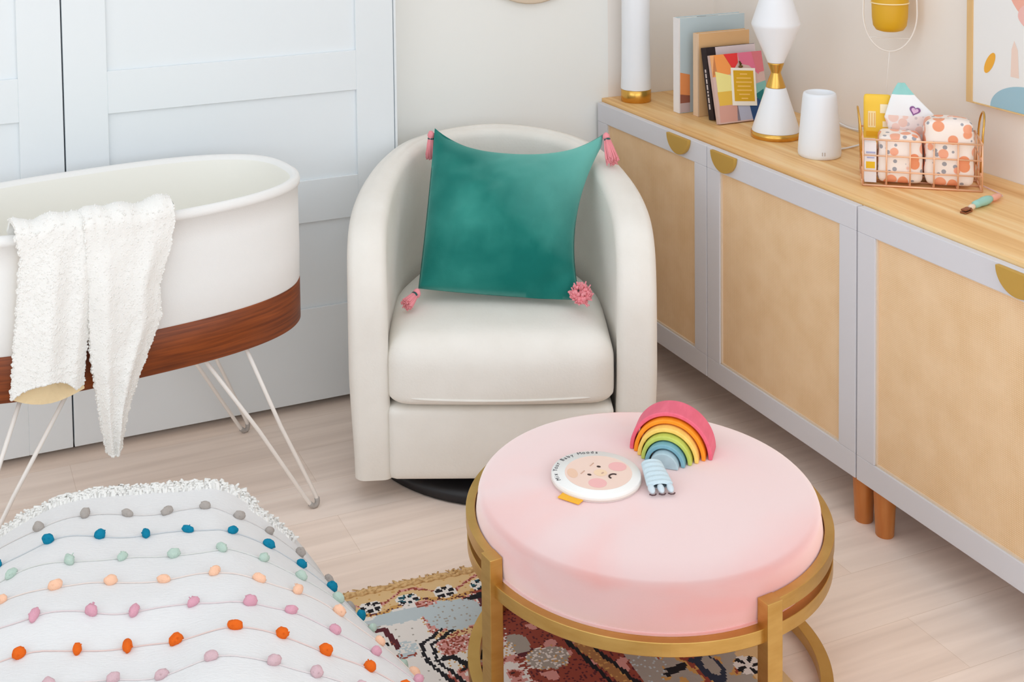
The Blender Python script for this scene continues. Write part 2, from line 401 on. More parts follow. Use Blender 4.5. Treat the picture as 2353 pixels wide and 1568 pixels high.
f = MB(); f.box(WX+0.02, WX+0.07, -5.35, -5.29, 0.75, 2.35); f.box(WX+0.02, WX+0.07, -2.81, -2.75, 0.75, 2.35); f.box(WX+0.02, WX+0.07, -5.29, -2.81, 0.75, 0.81); f.box(WX+0.02, WX+0.07, -5.29, -2.81, 2.29, 2.35); f.box(WX+0.02, WX+0.07, -4.07, -4.03, 0.81, 2.29)
struct(f.build('added_window', M['door']))  # added window frame, out of view, around the right-hand fill light
window('window_2', 'y', YF, -4.3, -0.2, 1.05, 2.5)

# closet: two shaker doors standing proud of the wall, casing on the right
YD = -0.12
def shaker(name, x0, x1, panels, zb, zt):
    b = MB(); rec = 0.009
    b.box(x0, x1, YD+rec, YD+0.04, zb, zt)                      # recessed field
    px0, px1 = panels[0][0], panels[0][1]
    b.box(x0, px0, YD, YD+rec, zb, zt); b.box(px1, x1, YD, YD+rec, zb, zt)
    z = zb
    for (_, _, p0, p1) in panels:
        b.box(px0, px1, YD, YD+rec, z, p0); z = p1
    b.box(px0, px1, YD, YD+rec, z, zt)
    return struct(b.build(name, M['door'], bevel=0.0012, segs=1))
SEAM = -2.038
pan = lambda a, b: [(a, b, 0.286, 0.529), (a, b, 0.648, 0.888), (a, b, 1.0, 1.25), (a, b, 1.36, 2.1)]
shaker('door_1', SEAM+0.002, -1.136, pan(-1.927, -1.247), 0.021, 2.2)
shaker('door_2', SEAM-0.9, SEAM-0.002, pan(SEAM-0.79, -2.148), 0.021, 2.2)
t = MB(); t.box(-1.134, -1.128, YD-0.002, 0.0, 0, 2.2); t.box(XL, -1.128, YD+0.0, 0.0, 2.2, ZC)
t.box(XL, SEAM-0.905, YD, -0.001, 0, 2.2)
struct(t.build('trim_1', M['door']))
struct(MB().box(SEAM-0.9, -1.14, YD+0.045, YD+0.06, 0.0, 2.2).build('gap_shade_backing', M['dark']))  # near-black sheet, shade of the door gaps put into its colour

# ------------------------------------------------------------------ cabinets
ZTOP = 0.76
def cabinet(label):
    c = thing('storage_cabinet', label, 'cabinet')
    Wc = 1.2; fx = -0.42
    # local frame: y runs 0 .. -1.2 towards the camera
    MB().box(-0.399, WX-0.001, -Wc+0.001, -0.001, 0.11, 0.738).build('body', M['cab_paint'], c)
    for k, (y1, y0, hy) in enumerate(((-0.0015, -0.5985, -0.47), (-0.6015, -1.1985, -0.687))):
        s = 0.058; z0, z1 = 0.112, 0.75
        d = MB()
        d.box(fx, fx+0.019, y0, y1, z0, z0+s); d.box(fx, fx+0.019, y0, y1, z1-s, z1)
        d.box(fx, fx+0.019, y0, y0+s, z0+s, z1-s); d.box(fx, fx+0.019, y1-s, y1, z0+s, z1-s)
        do = d.build('door', M['cab_paint'], c, bevel=0.0015)
        e = 0.004
        l = MB()
        l.box(fx+0.004, fx+0.012, y0+s, y1-s, z0+s, z0+s+e); l.box(fx+0.004, fx+0.012, y0+s, y1-s, z1-s-e*0.5, z1-s)
        l.box(fx+0.004, fx+0.012, y0+s, y0+s+e, z0+s, z1-s); l.box(fx+0.004, fx+0.012, y1-s-e, y1-s, z0+s, z1-s)
        l.build('panel_trim', M['cab_lip'], do)
        MB().box(fx+0.009, fx+0.017, y0+s, y1-s, z0+s, z1-s).build('woven_panel', M['cane'], do)
        h = MB(); R = 0.0545
        pts = [(hy + R*cos(a), z1-0.001 + (R*0.93)*sin(a)) for a in [pi + pi*i/32 for i in range(33)]]
        n = len(pts)
        v = [(fx-0.011, y, z) for y, z in pts] + [(fx-0.0005, y, z) for y, z in pts]
        f = [tuple(range(n)), tuple(reversed(range(n, 2*n)))] + [(i, (i+1) % n, n+(i+1) % n, n+i) for i in range(n)]
        h.add(v, f)
        h.build('handle', M['gold_flat'], do, bevel=0.001)
    for (x, y) in ((-0.385, -0.075), (-0.385, -1.188), (-0.04, -0.075), (-0.04, -1.15)):
        MB().lathe([(0.019, 0), (0.0205, 0.003), (0.0255, 0.1098)], 32).build('leg', M['leg_wood'], c, loc=(x, y, 0))
    return c
c1 = cabinet('grey cabinet with two woven panel doors beside the armchair, in the room corner')
c1.location = (0, -0.012, 0)
c2 = copy_tree(c1)
c2.location = (0, -1.214, 0)
tag(c2, 'grey woven panel cabinet under the wire basket, cut by the right edge')
for o in (c1, c2): o['group'] = 'woven front cabinets along the right wall'
# the nearer cabinet's first legs stand a little further in
for ch in c2.children:
    if ch.name.startswith('leg') and abs(ch.location.y+0.075) < 0.01: ch.location.y = -0.056
ct = MB().box(-0.398, WX-0.001, -2.42, -0.001, 0.7385, ZTOP).build('countertop', M['top_wood'], bevel=0.0015)
tag(ct, 'long light pine worktop lying across the grey cabinets', 'worktop')

# ------------------------------------------------------------------ armchair
CA = -0.4072
chair = thing('swivel_armchair', 'cream upholstered barrel swivel armchair with a green pillow on its seat', 'armchair', (-1.12, -0.80, 0), CA)
half = [(0.368,0.0),(0.375,0.10),(0.371,0.21),(0.350,0.35),(0.312,0.49),(0.245,0.62),(0.140,0.705),(0.0,0.738)]
path = [(-x, y, 0) for x, y in half] + [(x, y, 0) for x, y in reversed(half[:-1])]
path = spline(path, 8)
# half of the tub wall, unrolled: free edge runs up the arm front, curves back and along the rim
arc = [0.0]
for a_, b_ in zip(path, path[1:]): arc.append(arc[-1]+(b_-a_).length)
HALF = arc[-1]/2
def on_path(d):
    d = max(0.0, min(arc[-1], d)); lo = 0
    for k in range(len(arc)-1):
        if arc[k+1] >= d: lo = k; break
    t = (d-arc[lo])/(arc[lo+1]-arc[lo]); p = path[lo].lerp(path[lo+1], t)
    e = 0.02; a_, b_ = max(0, d-e), min(arc[-1], d+e)
    def raw(x):
        for k in range(len(arc)-1):
            if arc[k+1] >= x: return path[k].lerp(path[k+1], (x-arc[k])/(arc[k+1]-arc[k]))
        return path[-1]
    tg = (raw(b_)-raw(a_)).normalized(); n = Vector((tg.y, -tg.x, 0))
    if n.dot(Vector((0, 0.33, 0))-p) < 0: n = -n
    return p, n
EDGE = spline([(0,0.06,0),(0,0.20,0),(0,0.34,0),(0.0005,0.43,0),(0.008,0.50,0),(0.026,0.556,0),(0.06,0.604,0),(0.11,0.643,0),(0.17,0.668,0),(0.25,0.689,0),(0.36,0.708,0),(0.48,0.724,0),(0.60,0.738,0),(HALF-0.08,0.751,0),(HALF,0.753,0)], 7)
def barrel():
    b = MB(); rows = []
    N = len(EDGE)
    for i, e in enumerate(EDGE):
        t = (EDGE[min(i+1, N-1)]-EDGE[max(i-1, 0)]).normalized()
        if i == N-1: t = Vector((1, 0, 0))
        if e.y < 0.40: t = Vector((0, 1, 0))
        n2 = Vector((t.y, -t.x, 0))                    # inwards in the unrolled sheet
        def at(d, off, zdrop=None):
            q = e + n2*d; z = q.y if zdrop is None else min(zdrop, q.y)
            p, n = on_path(q.x)
            tp = 1 - 0.030*(1-sm(0.05, 0.34, z))
            r_ = p + n*off
            return Vector((r_.x*tp, r_.y, max(z, 0.06)))
        p, _ = on_path(e.x); th = 0.096 - 0.020*sm(0.15, 0.6, p.y); r = 0.026
        L = []
        front = e.y < 0.40
        for z in (0.06, 0.16, 0.30, 0.45): L.append(at(0.07, 0.0, None if front else z))
        L.append(at(0.07, 0.0)); L.append(at(0.045, 0.0))
        for k in range(7):
            a = (pi/2)*k/6; L.append(at(r*(1-sin(a)), r*(1-cos(a))))
        L.append(at(-0.0025, th*0.36)); L.append(at(-0.0035, th*0.5)); L.append(at(-0.0025, th*0.64))
        for k in range(7):
            a = (pi/2)*(6-k)/6; L.append(at(r*(1-sin(a)), th-r*(1-cos(a))))
        L.append(at(0.045, th)); L.append(at(0.07, th))
        for z in (0.45, 0.30, 0.16, 0.06): L.append(at(0.07, th, None if front else z))
        rows.append(L)
    K = len(rows[0])
    for sgn in (1, -1):
        v = [Vector((q.x*sgn, q.y, q.z)) for L in rows for q in L]; f = []
        for i in range(len(rows)-1):
            for k in range(K-1):
                f.append((i*K+k, i*K+k+1, (i+1)*K+k+1, (i+1)*K+k))
        b.add(v, f, 0, True)
        # underside of the arm and back
        for i in range(len(rows)-1):
            b.add([Vector((q.x*sgn, q.y, 0.06)) for q in (rows[i][0], rows[i][-1], rows[i+1][-1], rows[i+1][0])], [(0,1,2,3)], 0, True)
    return b
barrel().build('barrel_back', M['chair'], chair, weld=True)
# seat cushion: crowned, rounded front
def seat_warp(p):
    y = p.y
    z = p.z
    z = 0.24 + (z-0.24)*0.45 if z < 0.298 else 0.2661 + (z-0.298)*(0.409-0.2661)/(0.42-0.298)
    p = Vector((p.x, p.y, z))
    f = 1 - 0.30*sm(0.30, 0.56, y)*abs(p.x)/0.28
    return (p.x*f, y + 0.012*(1-(p.x/0.28)**2)*(-1 if y < 0.2 else 1)*0.4, p.z + 0.004*sm(0.05, 0.35, y))
sc_ = MB().rbox(-0.006, 0.275, 0.330, 0.548, 0.57, 0.180, 0.058, 18, bulge=(0.004, 0.012, 0.012), warp=seat_warp)
seat = sc_.build('seat_cushion', M['chair'], chair)
pp = [(-0.268+0.5235*i/40, -0.0125 - 0.0135*(1-((i-20)/20)**2) + (0.03*(abs(i-20)/20)**10), 0.2700 - 0.003*sin(pi*i/40)) for i in range(41)]
MB().tube(pp, 0.0030, 8).build('piping', M['chair'], seat)
MB().rbox(-0.006, 0.304, 0.148, 0.541, 0.608, 0.178, 0.016, 14, bulge=(0, 0.008, 0)).build('front_panel', M['chair'], chair)
sb = MB(); sb.lathe([(0.34,0.0),(0.352,0.004),(0.352,0.026),(0.335,0.034),(0.17,0.036),(0.15,0.06)], 64)
sb.build('swivel_base', M['chair_base'], chair, loc=(0, 0.335, 0))

# ------------------------------------------------------------------ green pillow with tassels
pil = thing('throw_pillow', 'emerald green velvet pillow with pink corner tassels leaning in the armchair', 'pillow', (-1.12, -0.80, 0), CA)
# its four corners: the bottom edge rests on the seat, the top leans on the back
PC = {'bl': Vector((-0.206,0.196,0.456)), 'br': Vector((0.213,0.162,0.434)), 'tl': Vector((-0.166,0.495,0.793)), 'tr': Vector((0.286,0.42,0.790))}
NR = (PC['tl']+PC['tr']-PC['bl']-PC['br']).cross(PC['br']+PC['tr']-PC['bl']-PC['tl']).normalized()
if NR.y > 0: NR = -NR
UPV = ((PC['tl']+PC['tr']-PC['bl']-PC['br'])/2).normalized(); RTV = ((PC['br']+PC['tr']-PC['bl']-PC['tl'])/2).normalized()
def pillow_pt(u, v, side):
    a, b = (u+1)/2, (v+1)/2
    p = PC['bl']*((1-a)*(1-b)) + PC['br']*(a*(1-b)) + PC['tl']*((1-a)*b) + PC['tr']*(a*b)
    p = p - UPV*(b**2*0.054*(1-abs(u)**3.0)) - UPV*((1-b)**2*0.004*(1-u*u))      # top edge sags between the ears
    p = p - RTV*(a**2*0.046*(1-abs(v+0.15)**2.0 if abs(v+0.15) < 1 else 0)) + RTV*((1-a)**2*0.002*(1-v*v))
    p = p - NR*(0.035*b*b*(1-abs(u)**1.5))                                       # middle of the top edge lies against the back
    th = 0.088*(max(0, (1-abs(u)**2.2)*(1-abs(v)**2.2)))**0.60
    th *= 1 + 0.10*noise.noise(Vector((u*2.2, v*2.2, 3.0+side)))
    if side < 0: th *= 0.16 + 0.48*b
    wr = 0.006*noise.noise(Vector((u*5+v*2, v*6-u*2, 9.0)))*(1-u*u)*(1-v*v)
    wr -= 0.010*math.exp(-((v-0.0+0.4*(1-u))/0.10)**2)*sm(0.55, 1.0, u)*(1-u**8)     # creases from the pinched right side
    wr -= 0.014*math.exp(-((v+0.78-0.5*(u-0.8))/0.08)**2)*sm(0.3, 0.8, u)*(1-u**8)
    wr -= 0.008*math.exp(-((u+0.86)/0.07)**2)*sm(0.4, 0.95, v)
    return p + NR*(side*th + (wr if side > 0 else 0) + 0.006)
pb = MB()
pb.grid(lambda s, t: pillow_pt(2*s-1, 2*t-1, 1), 48, 48)
pb.grid(lambda s, t: pillow_pt(2*s-1, 2*t-1, -1), 48, 48)
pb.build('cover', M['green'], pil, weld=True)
def tassel(base, d, length, spread, rosette=False, seed=0):
    rnd = random.Random(seed); b = MB(); d = Vector(d).normalized(); base = Vector(base)
    o1 = d.orthogonal().normalized(); o2 = d.cross(o1)
    b.blob(base + d*0.010, 0.010, 0.010, 0.012, 10, 0, 0.2, seed)
    if rosette:
        for i in range(130):
            dv = (d*rnd.uniform(0.0, 1.0) + o1*rnd.uniform(-1, 1) + o2*rnd.uniform(-1, 1)).normalized()
            q = base + d*0.004 + Vector((dv.x, dv.y, dv.z))*0.024*rnd.uniform(0.75, 1.05)
            b.blob(q, 0.0052, 0.0040, 0.0046, 7, 0, 0.4, i)
    for i in range(40 if rosette else 110):
        a = rnd.uniform(0, 2*pi); r = sqrt(rnd.random())
        dirv = (o1*cos(a)+o2*sin(a))
        L = length*rnd.uniform(0.85, 1.05)
        if rosette: L *= 1-0.3*r*r
        p = [base + d*0.012 + dirv*(0.007*r), base + d*(0.012+L*0.45) + dirv*(spread*r*0.75) + Vector((0,0,-0.004)), base + d*(0.012+L) + dirv*(spread*r*rnd.uniform(0.85,1.15)) + Vector((0,0,-0.006 if not rosette else 0))]
        b.tube(p, 0.0019, 5)
    t = b.build('tassel', M['tassel'], pil)
    k = MB(); k.lathe([(0.0085,-0.003),(0.0098,0),(0.0085,0.003)], 14, cap=False, M=Matrix.Translation(base + d*0.019) @ Vector((0,0,1)).rotation_difference(d).to_matrix().to_4x4())
    k.build('thread_band', M['tassel_band'], t)
tassel(PC['tl'] + Vector((-0.010,-0.002,-0.006)), (-0.05, 0.02, -1), 0.056, 0.014, seed=1)
tassel(PC['tr'] + Vector((0.006,-0.006,0.005)), (0.16, -0.62, -0.70), 0.066, 0.017, seed=2)
tassel(PC['bl'] + Vector((0.002,-0.012,0.000)), (-0.62, -0.80, -0.28), 0.042, 0.015, seed=3)
tassel(PC['br'] + Vector((-0.014,-0.020,0.026)), (-0.1, -0.9, 0.42), 0.020, 0.034, True, seed=4)

# ------------------------------------------------------------------ bassinet
BA = 0.133; BC = (-1.976, -0.458, 0)
bas = thing('bassinet', 'oval white fabric bassinet with a walnut base band and white hairpin legs', 'bassinet', BC, BA)
A_, B_, NE = 0.455, 0.235, 2.66
def oval(a, off=0.0):
    c, s = cos(a), sin(a)
    x = (A_+off)*math.copysign(abs(c)**(2/NE), c); y = (B_+off)*math.copysign(abs(s)**(2/NE), s)
    return x, y
NA = 128
def ring_wall(prof, mats, name, parent):
    b = MB()
    def fn(u, v):
        o, z = prof[round(v*(len(prof)-1))]; x, y = oval(2*pi*u + 0.0123, o); return (x, y, z)
    b.grid(fn, NA, len(prof)-1, wrapu=True)
    return b.build(name, mats, parent)
sh = ring_wall([(-0.002,0.519),(0.0,0.523),(0.001,0.60),(0.0,0.70),(0.0,0.755),(0.0045,0.757),(0.0055,0.766),(0.0035,0.775),(-0.004,0.779),(-0.013,0.776),(-0.018,0.768)], M['bas_fabric'], 'fabric_wall', bas)
ring_wall([(-0.018,0.768),(-0.020,0.75),(-0.022,0.60),(-0.024,0.54)], M['bas_inner'], 'lining', bas)
ring_wall([(-0.012,0.4185),(-0.001,0.419),(0.0005,0.421),(0.0005,0.517),(-0.001,0.519),(-0.012,0.519)], M['walnut'], 'wood_band', bas)
fl = MB(); fl.add([(*oval(2*pi*i/NA+0.0123, -0.012), z) for z in (0.424, 0.436) for i in range(NA)], [tuple(reversed(range(NA))), tuple(range(NA, 2*NA))] + [(i, (i+1) % NA, NA+(i+1) % NA, NA+i) for i in range(NA)])
fl.build('base_plate', M['white_metal'], bas)
mt = MB(); mt.add([(*oval(2*pi*i/NA+0.0123, -0.024), z) for z in (0.50, 0.545) for i in range(NA)], [tuple(reversed(range(NA))), tuple(range(NA, 2*NA))] + [(i, (i+1) % NA, NA+(i+1) % NA, NA+i) for i in range(NA)])
mt.build('mattress', M['bas_inner'], bas)
for sx in (1, -1):
    for sy in (-1, 1):
        F = Vector((sx*0.413, sy*0.225, 0.006)); a = Vector((sx*0.145, sy*0.195, 0.425)); c = Vector((sx*0.252, sy*0.195, 0.425))
        da = (F-a).normalized(); dc = (F-c).normalized(); R = 0.011
        side = (dc-da).normalized()
        pts = [a, a.lerp(F, 0.5), F - da*0.024 + side*0.009]
        for k in range(1, 6):
            t_ = pi*k/6
            pts.append(F - (da+dc).normalized()*(0.020-0.020*sin(t_)) + side*(0.011*cos(t_)))
        pts += [F - dc*0.024 - side*0.009, c.lerp(F, 0.5), c]
        lg = MB().tube([p + Vector((0,0,0.0)) for p in pts], 0.0048, 10).build('hairpin_leg', M['white_metal'], bas)
        ft = [F - (da+dc).normalized()*(0.022-0.022*sin(pi*k/8)) + side*(0.0115*cos(pi*k/8)) for k in range(1, 8)]
        MB().tube(ft, 0.0062, 10).build('foot_cap', M['grey_rubber'], lg)

# ------------------------------------------------------------------ sherpa blanket over the rim
bl = thing('throw_blanket', 'white fluffy sherpa blanket hanging over the bassinet rim', 'blanket', BC, BA)
def front_y(lx, off):
    t = min(1.0, abs(lx)/A_)
    return -(B_*(1-t**NE)**(1/NE) + off)
def drape(left, right, zb_fn, off, thick, seed, nx=60, nz=90, zin=0.715, fold=None, s0=0.0, tufts=1500):
    """left/right: tables z->lx ; sheet goes from inside the rim over it and down the outside"""
    b = MB()
    def surf(u, s, lay):
        s = s0 + (1-s0)*s
        # s 0..0.12 inside, ..0.24 over the rim, then down
        zb = zb_fn(u); ztop = 0.794 + 0.005*sin(u*8+seed) + 0.003*sin(u*17)
        if s < 0.12:
            k = s/0.12; z = zin + (ztop-0.012-zin)*k; o = -0.032
        elif s < 0.22:
            k = (s-0.12)/0.10; an = pi*(1-k)
            z = ztop-0.012 + (0.012+off*0.4)*sin(an); o = (-0.032 + off)/2 + (0.032+off)/2*cos(an)
        else:
            k = (s-0.22)/0.78; z = (ztop-0.012)*(1-k) + zb*k; o = off
        zz = min(z, 0.78) if s >= 0.2 else 0.79
        x0, x1 = lerp_table(left, -zz), lerp_table(right, -zz)
        lx = x0 + (x1-x0)*u
        y = front_y(lx, o)
        d = 0.0
        if s > 0.2:
            g = sm(0.2, 0.5, s)
            d += g*(fold(u, z) if fold else 0)
            y -= 0.004 + d
        nzv = noise.noise(Vector((lx*95, z*95, seed)))*0.0016 + noise.noise(Vector((lx*26, z*18, seed+4)))*0.003
        edge = noise.noise(Vector((z*120, seed, lx*10)))*0.004
        lx += edge*(1 if u in (0.0, 1.0) else 0)
        if s < 0.12: ny, nz_ = 1.0, 0.0
        elif s < 0.22: ny, nz_ = -cos(pi*(1-(s-0.12)/0.10)), sin(pi*(s-0.12)/0.10)
        else: ny, nz_ = -1.0, 0.0
        k2 = lay*thick + nzv
        return Vector((lx, y + ny*k2, z + nz_*k2 + (nzv*0.7 if s > 0.2 else 0)))
    def ex(u): return u
    b.grid(lambda u, s: surf(u, s, 1), nx, nz, mat=0)
    b.grid(lambda u, s: surf(u, s, 0), nx, nz, mat=1)
    # rim strip closing the two faces
    pts = [(0, j/nz) for j in range(nz)] + [(i/nx, 1) for i in range(nx)] + [(1, 1-j/nz) for j in range(nz)] + [(1-i/nx, 0) for i in range(nx)]
    n = len(pts); v = [surf(u, s, 1) for u, s in pts] + [surf(u, s, 0) for u, s in pts]
    b.add(v, [(i, (i+1) % n, n+(i+1) % n, n+i) for i in range(n)], 0, True)
    # pile tufts along the edges
    rnd = random.Random(seed)
    for k in range(700 if tufts else 0):
        e = rnd.choice((0, 0, 1, 1, 2))
        if e == 0: u, s = 0.0, rnd.uniform(0.2, 1)
        elif e == 1: u, s = 1.0, rnd.uniform(0.2, 1)
        else: u, s = rnd.random(), 1.0
        p = surf(u, s, rnd.random())
        b.blob(p, *(rnd.uniform(0.002, 0.0036) for _ in range(3)), 6, 0, 0.3, k)
    for k in range(tufts):
        u, s = rnd.random(), rnd.uniform(0.14, 1)
        p = surf(u, s, 0.96)
        b.blob(p, rnd.uniform(0.0015, 0.0028), 0.0013, rnd.uniform(0.0015, 0.0028), 5, 0, 0.3, k)
    return b
# back ply of the left panel (tan on both faces, seen under the hem)
drape([(-0.80,-0.263),(-0.74,-0.252),(-0.66,-0.258),(-0.55,-0.268),(-0.40,-0.282)], [(-0.80,-0.115),(-0.67,-0.125),(-0.43,-0.135)],
      lambda u: 0.432 - 0.018*sin(pi*u), 0.010, 0.006, 11, s0=0.3, tufts=0).build('rear_ply', [M['sherpa_back'], M['sherpa_back']], bl)
drape([(-0.84,-0.235),(-0.80,-0.268),(-0.74,-0.255),(-0.66,-0.262),(-0.55,-0.273),(-0.42,-0.284)], [(-0.84,-0.10),(-0.80,-0.100),(-0.67,-0.112),(-0.43,-0.140)],
      lambda u: 0.436 + 0.034*sin(pi*min(1, u*1.15))**0.8 + 0.012*u, 0.018, 0.010, 3,
      fold=lambda u, z: 0.024*sin(pi*u)*sm(0.78, 0.45, z) + 0.013*math.exp(-((u-0.42)/0.15)**2) + 0.010*math.exp(-((u-0.85)/0.10)**2)).build('left_panel', [M['sherpa'], M['sherpa']], bl)
drape([(-0.80,-0.128),(-0.747,-0.126),(-0.67,-0.124),(-0.50,-0.122),(-0.38,-0.107),(-0.29,-0.094)],
      [(-0.80,0.072),(-0.714,0.060),(-0.641,0.032),(-0.563,0.033),(-0.517,0.013),(-0.455,-0.014),(-0.375,-0.044),(-0.29,-0.064)],
      lambda u: 0.287 + 0.006*abs(u-0.5), 0.022, 0.012, 6,
      fold=lambda u, z: 0.016*sin(pi*u) + 0.014*math.exp(-((u-0.2)/0.13)**2) + 0.010*math.exp(-((u-0.72-0.3*(z-0.6))/0.10)**2)).build('right_panel', [M['sherpa'], M['sherpa_back']], bl)

# ------------------------------------------------------------------ rug
RO = (-1.58, -1.0, 0); RA = -0.0725
rug = thing('area_rug', 'colourful patterned pile rug with braided tan fringe, under the pink ottoman', 'rug', RO, RA)
RC = [flat('rug tan', 222,188,138), flat('rug cream', 232,226,220), flat('rug blue grey', 190,202,206), flat('rug black', 34,32,36), flat('rug brick', 150,72,58),
      flat('rug rose', 212,150,142), flat('rug ochre', 206,158,92), flat('rug maroon', 92,42,48), flat('rug teal', 46,92,104), flat('rug stone', 168,160,150), flat('rug navy', 48,54,72), flat('rug caramel', 170,120,76)]
for m_ in RC: m_.node_tree.nodes['Principled BSDF'].inputs['Specular IOR Level'].default_value = 0.1
TAN, CRE, BLU, BLK, BRI, ROS, OCH, MAR, TEA, STO, NAV, CAR = range(12)
def seg_d(p, a, b):
    ax, ay = a; bx, by = b; dx, dy = bx-ax, by-ay
    t = max(0, min(1, ((p[0]-ax)*dx+(p[1]-ay)*dy)/(dx*dx+dy*dy))); return hypot(p[0]-ax-t*dx, p[1]-ay-t*dy)
def line_d(p, pts): return min(seg_d(p, a, b) for a, b in zip(pts, pts[1:]))
def N2(x, y, s, o=0): return noise.noise(Vector((x*s, y*s, o)))
def rug_colour(x, y):
    x += 0.004*N2(x, y, 60, 1); y += 0.004*N2(x, y, 60, 2)
    h = N2(x, y, 230, 7)
    # border with flowers
    if y < 0.085 + 0.010*sin(x*38):
        if y < 0.02: return TAN if h < 0.45 else OCH
        k = round((x-0.034)/0.081); fx = 0.034 + k*0.081; d = hypot((x-fx)*0.85, y-0.062)
        if d < 0.026:
            an = atan2(y-0.062, x-fx)
            if 0.0065 < d < 0.0185 and abs(sin(an*2.5+k)) > 0.55: return BLK if k % 2 == 0 else (BLK if N2(x, y, 120, 4) < 0.05 else TEA)
            if d < 0.021: return CRE
        if abs(y-0.045-0.018*sin(x*38)) < 0.004: return BRI if h < 0 else ROS
        if abs(y-0.078-0.010*sin(x*38)) < 0.005: return OCH if h < 0.1 else MAR
        return TAN if h < 0.5 else OCH
    # repeat of the field every 0.76
    X = x
    # blue lobes
    db = hypot((X-0.19)/0.062, (y-0.140)/0.052)
    if db < 1 + 0.12*h: return BLU if h < 0.42 else STO
    if hypot((X-0.085)/0.07, (y-0.112)/0.022) < 1: return BLU
    if line_d((X, y), [(0.225,0.105),(0.262,0.098)]) < 0.008: return BLK
    if line_d((X, y), [(0.262,0.098),(0.245,0.155),(0.262,0.19)]) < 0.005: return MAR
    # maroon zigzag and small device
    if line_d((X, y), [(-0.01,0.146),(0.039,0.142),(0.046,0.17),(0.050,0.205)]) < 0.006: return MAR if h < 0.3 else BRI
    if line_d((X, y), [(0.005,0.172),(0.026,0.165),(0.018,0.180),(0.034,0.192),(0.016,0.20)]) < 0.0048: return BLK
    if hypot(X-0.015, y-0.125) < 0.02: return BLU if h < 0 else STO
    if line_d((X, y), [(0.035,0.235),(0.075,0.236)]) < 0.007: return (BRI if h > 0.1 else BLU)
    # double black outline of the medallion
    L1 = [(0.150,0.180),(0.098,0.213),(0.092,0.262),(0.112,0.32),(0.135,0.40),(0.12,0.50)]
    L2 = [(0.172,0.190),(0.116,0.220),(0.110,0.268),(0.130,0.32),(0.152,0.40),(0.14,0.5)]
    if line_d((X, y), L1) < 0.0042 or line_d((X, y), L2) < 0.0042: return BLK if N2(x, y, 160, 3) < 0.38 else CRE
    # under the ottoman
    if X > 0.262 + 0.02*h:
        if line_d((X, y), [(0.372,0.300),(0.400,0.436),(0.43,0.56)]) < 0.005 or line_d((X, y), [(0.407,0.31),(0.437,0.42),(0.47,0.54)]) < 0.005: return BLK
        if 0.378+0.25*(y-0.3) < X < 0.405+0.25*(y-0.3): return CAR if h < 0.3 else OCH
        if hypot((X-0.316)/0.045, (y-0.335)/0.035) < 1 + 0.15*h: return STO if h < 0.1 else (OCH if h > 0.35 else CRE)
        if hypot((X-0.276)/0.025, (y-0.275)/0.03) < 1: return STO
        if line_d((X, y), [(0.265,0.305),(0.29,0.30)]) < 0.010: return MAR
        if X < 0.46:
            return (MAR if h > 0.25 else BRI) if N2(x, y, 28, 5) < 0.28 else ROS
        if hypot((X-0.463)/0.06, (y-0.41)/0.07) < 1 + 0.2*h: return STO if h < 0.35 else BLU
        if line_d((X, y), [(0.515,0.452),(0.55,0.445)]) < 0.010: return BLK
        if hypot((X-0.598)/0.024, (y-0.467)/0.045) < 1: return STO if hypot((X-0.604)/0.013, (y-0.462)/0.03) < 1 else NAV
        if hypot(X-0.672, y-0.485) < 0.028: return BLK if sin(atan2(y-0.485, X-0.672)*5) > 0.2 and hypot(X-0.672, y-0.485) > 0.007 else CRE
        if X > 0.665: return TAN
        g = N2(x, y, 34, 8)
        return STO if g < 0.05 else (OCH if g < 0.22 else (BRI if g < 0.4 else NAV))
    if line_d((X, y), [(0.135,0.200),(0.25,0.205)]) < 0.011: return TAN if h < 0.2 else BRI
    if X > 0.125 and y < 0.262: 
        return ROS if h < 0.05 else (BRI if h < 0.35 else CRE)
    if line_d((X, y), [(0.125,0.268),(0.145,0.272),(0.16,0.30),(0.19,0.292),(0.20,0.275)]) < 0.0065: return BLK
    if X > 0.118 and y > 0.305: 
        g = N2(x, y, 40, 9); return CRE if g < -0.05 else (ROS if g < 0.2 else (BRI if g < 0.42 else BLK))
    if X > 0.12: return CRE if h < 0.35 else OCH
    if hypot((X-0.068)/0.022, (y-0.212)/0.02) < 1: return BLU if h < 0.1 else CRE
    return CRE if h < 0.5 else STO
kn = 0.0040; x0r, x1r, y0r, y1r = -0.62, 0.725, 0.012, 0.95
nx, ny = int((x1r-x0r)/kn), int((y1r-y0r)/kn)
rb = MB()
vv = []
for j in range(ny+1):
    for i in range(nx+1):
        x, y = x0r+i*kn, y0r+j*kn
        vv.append((x, -y, 0.0078 + 0.0011*noise.noise(Vector((x*260, y*260, 0)))))
ff = []
for j in range(ny):
    for i in range(nx):
        ff.append((j*(nx+1)+i, (j+1)*(nx+1)+i, (j+1)*(nx+1)+i+1, j*(nx+1)+i+1))
rb.add(vv, ff, 0, True)
rb.m = [rug_colour(x0r+(i+0.5)*kn, y0r+(j+0.5)*kn) for j in range(ny) for i in range(nx)]
n0 = len(rb.f)
rb.box(x0r, x0r+nx*kn, -(y0r+ny*kn), -y0r, 0.0, 0.0066, TAN)
rb.build('pile', RC, rug)
fr = MB(); rnd = random.Random(5)
x = x0r
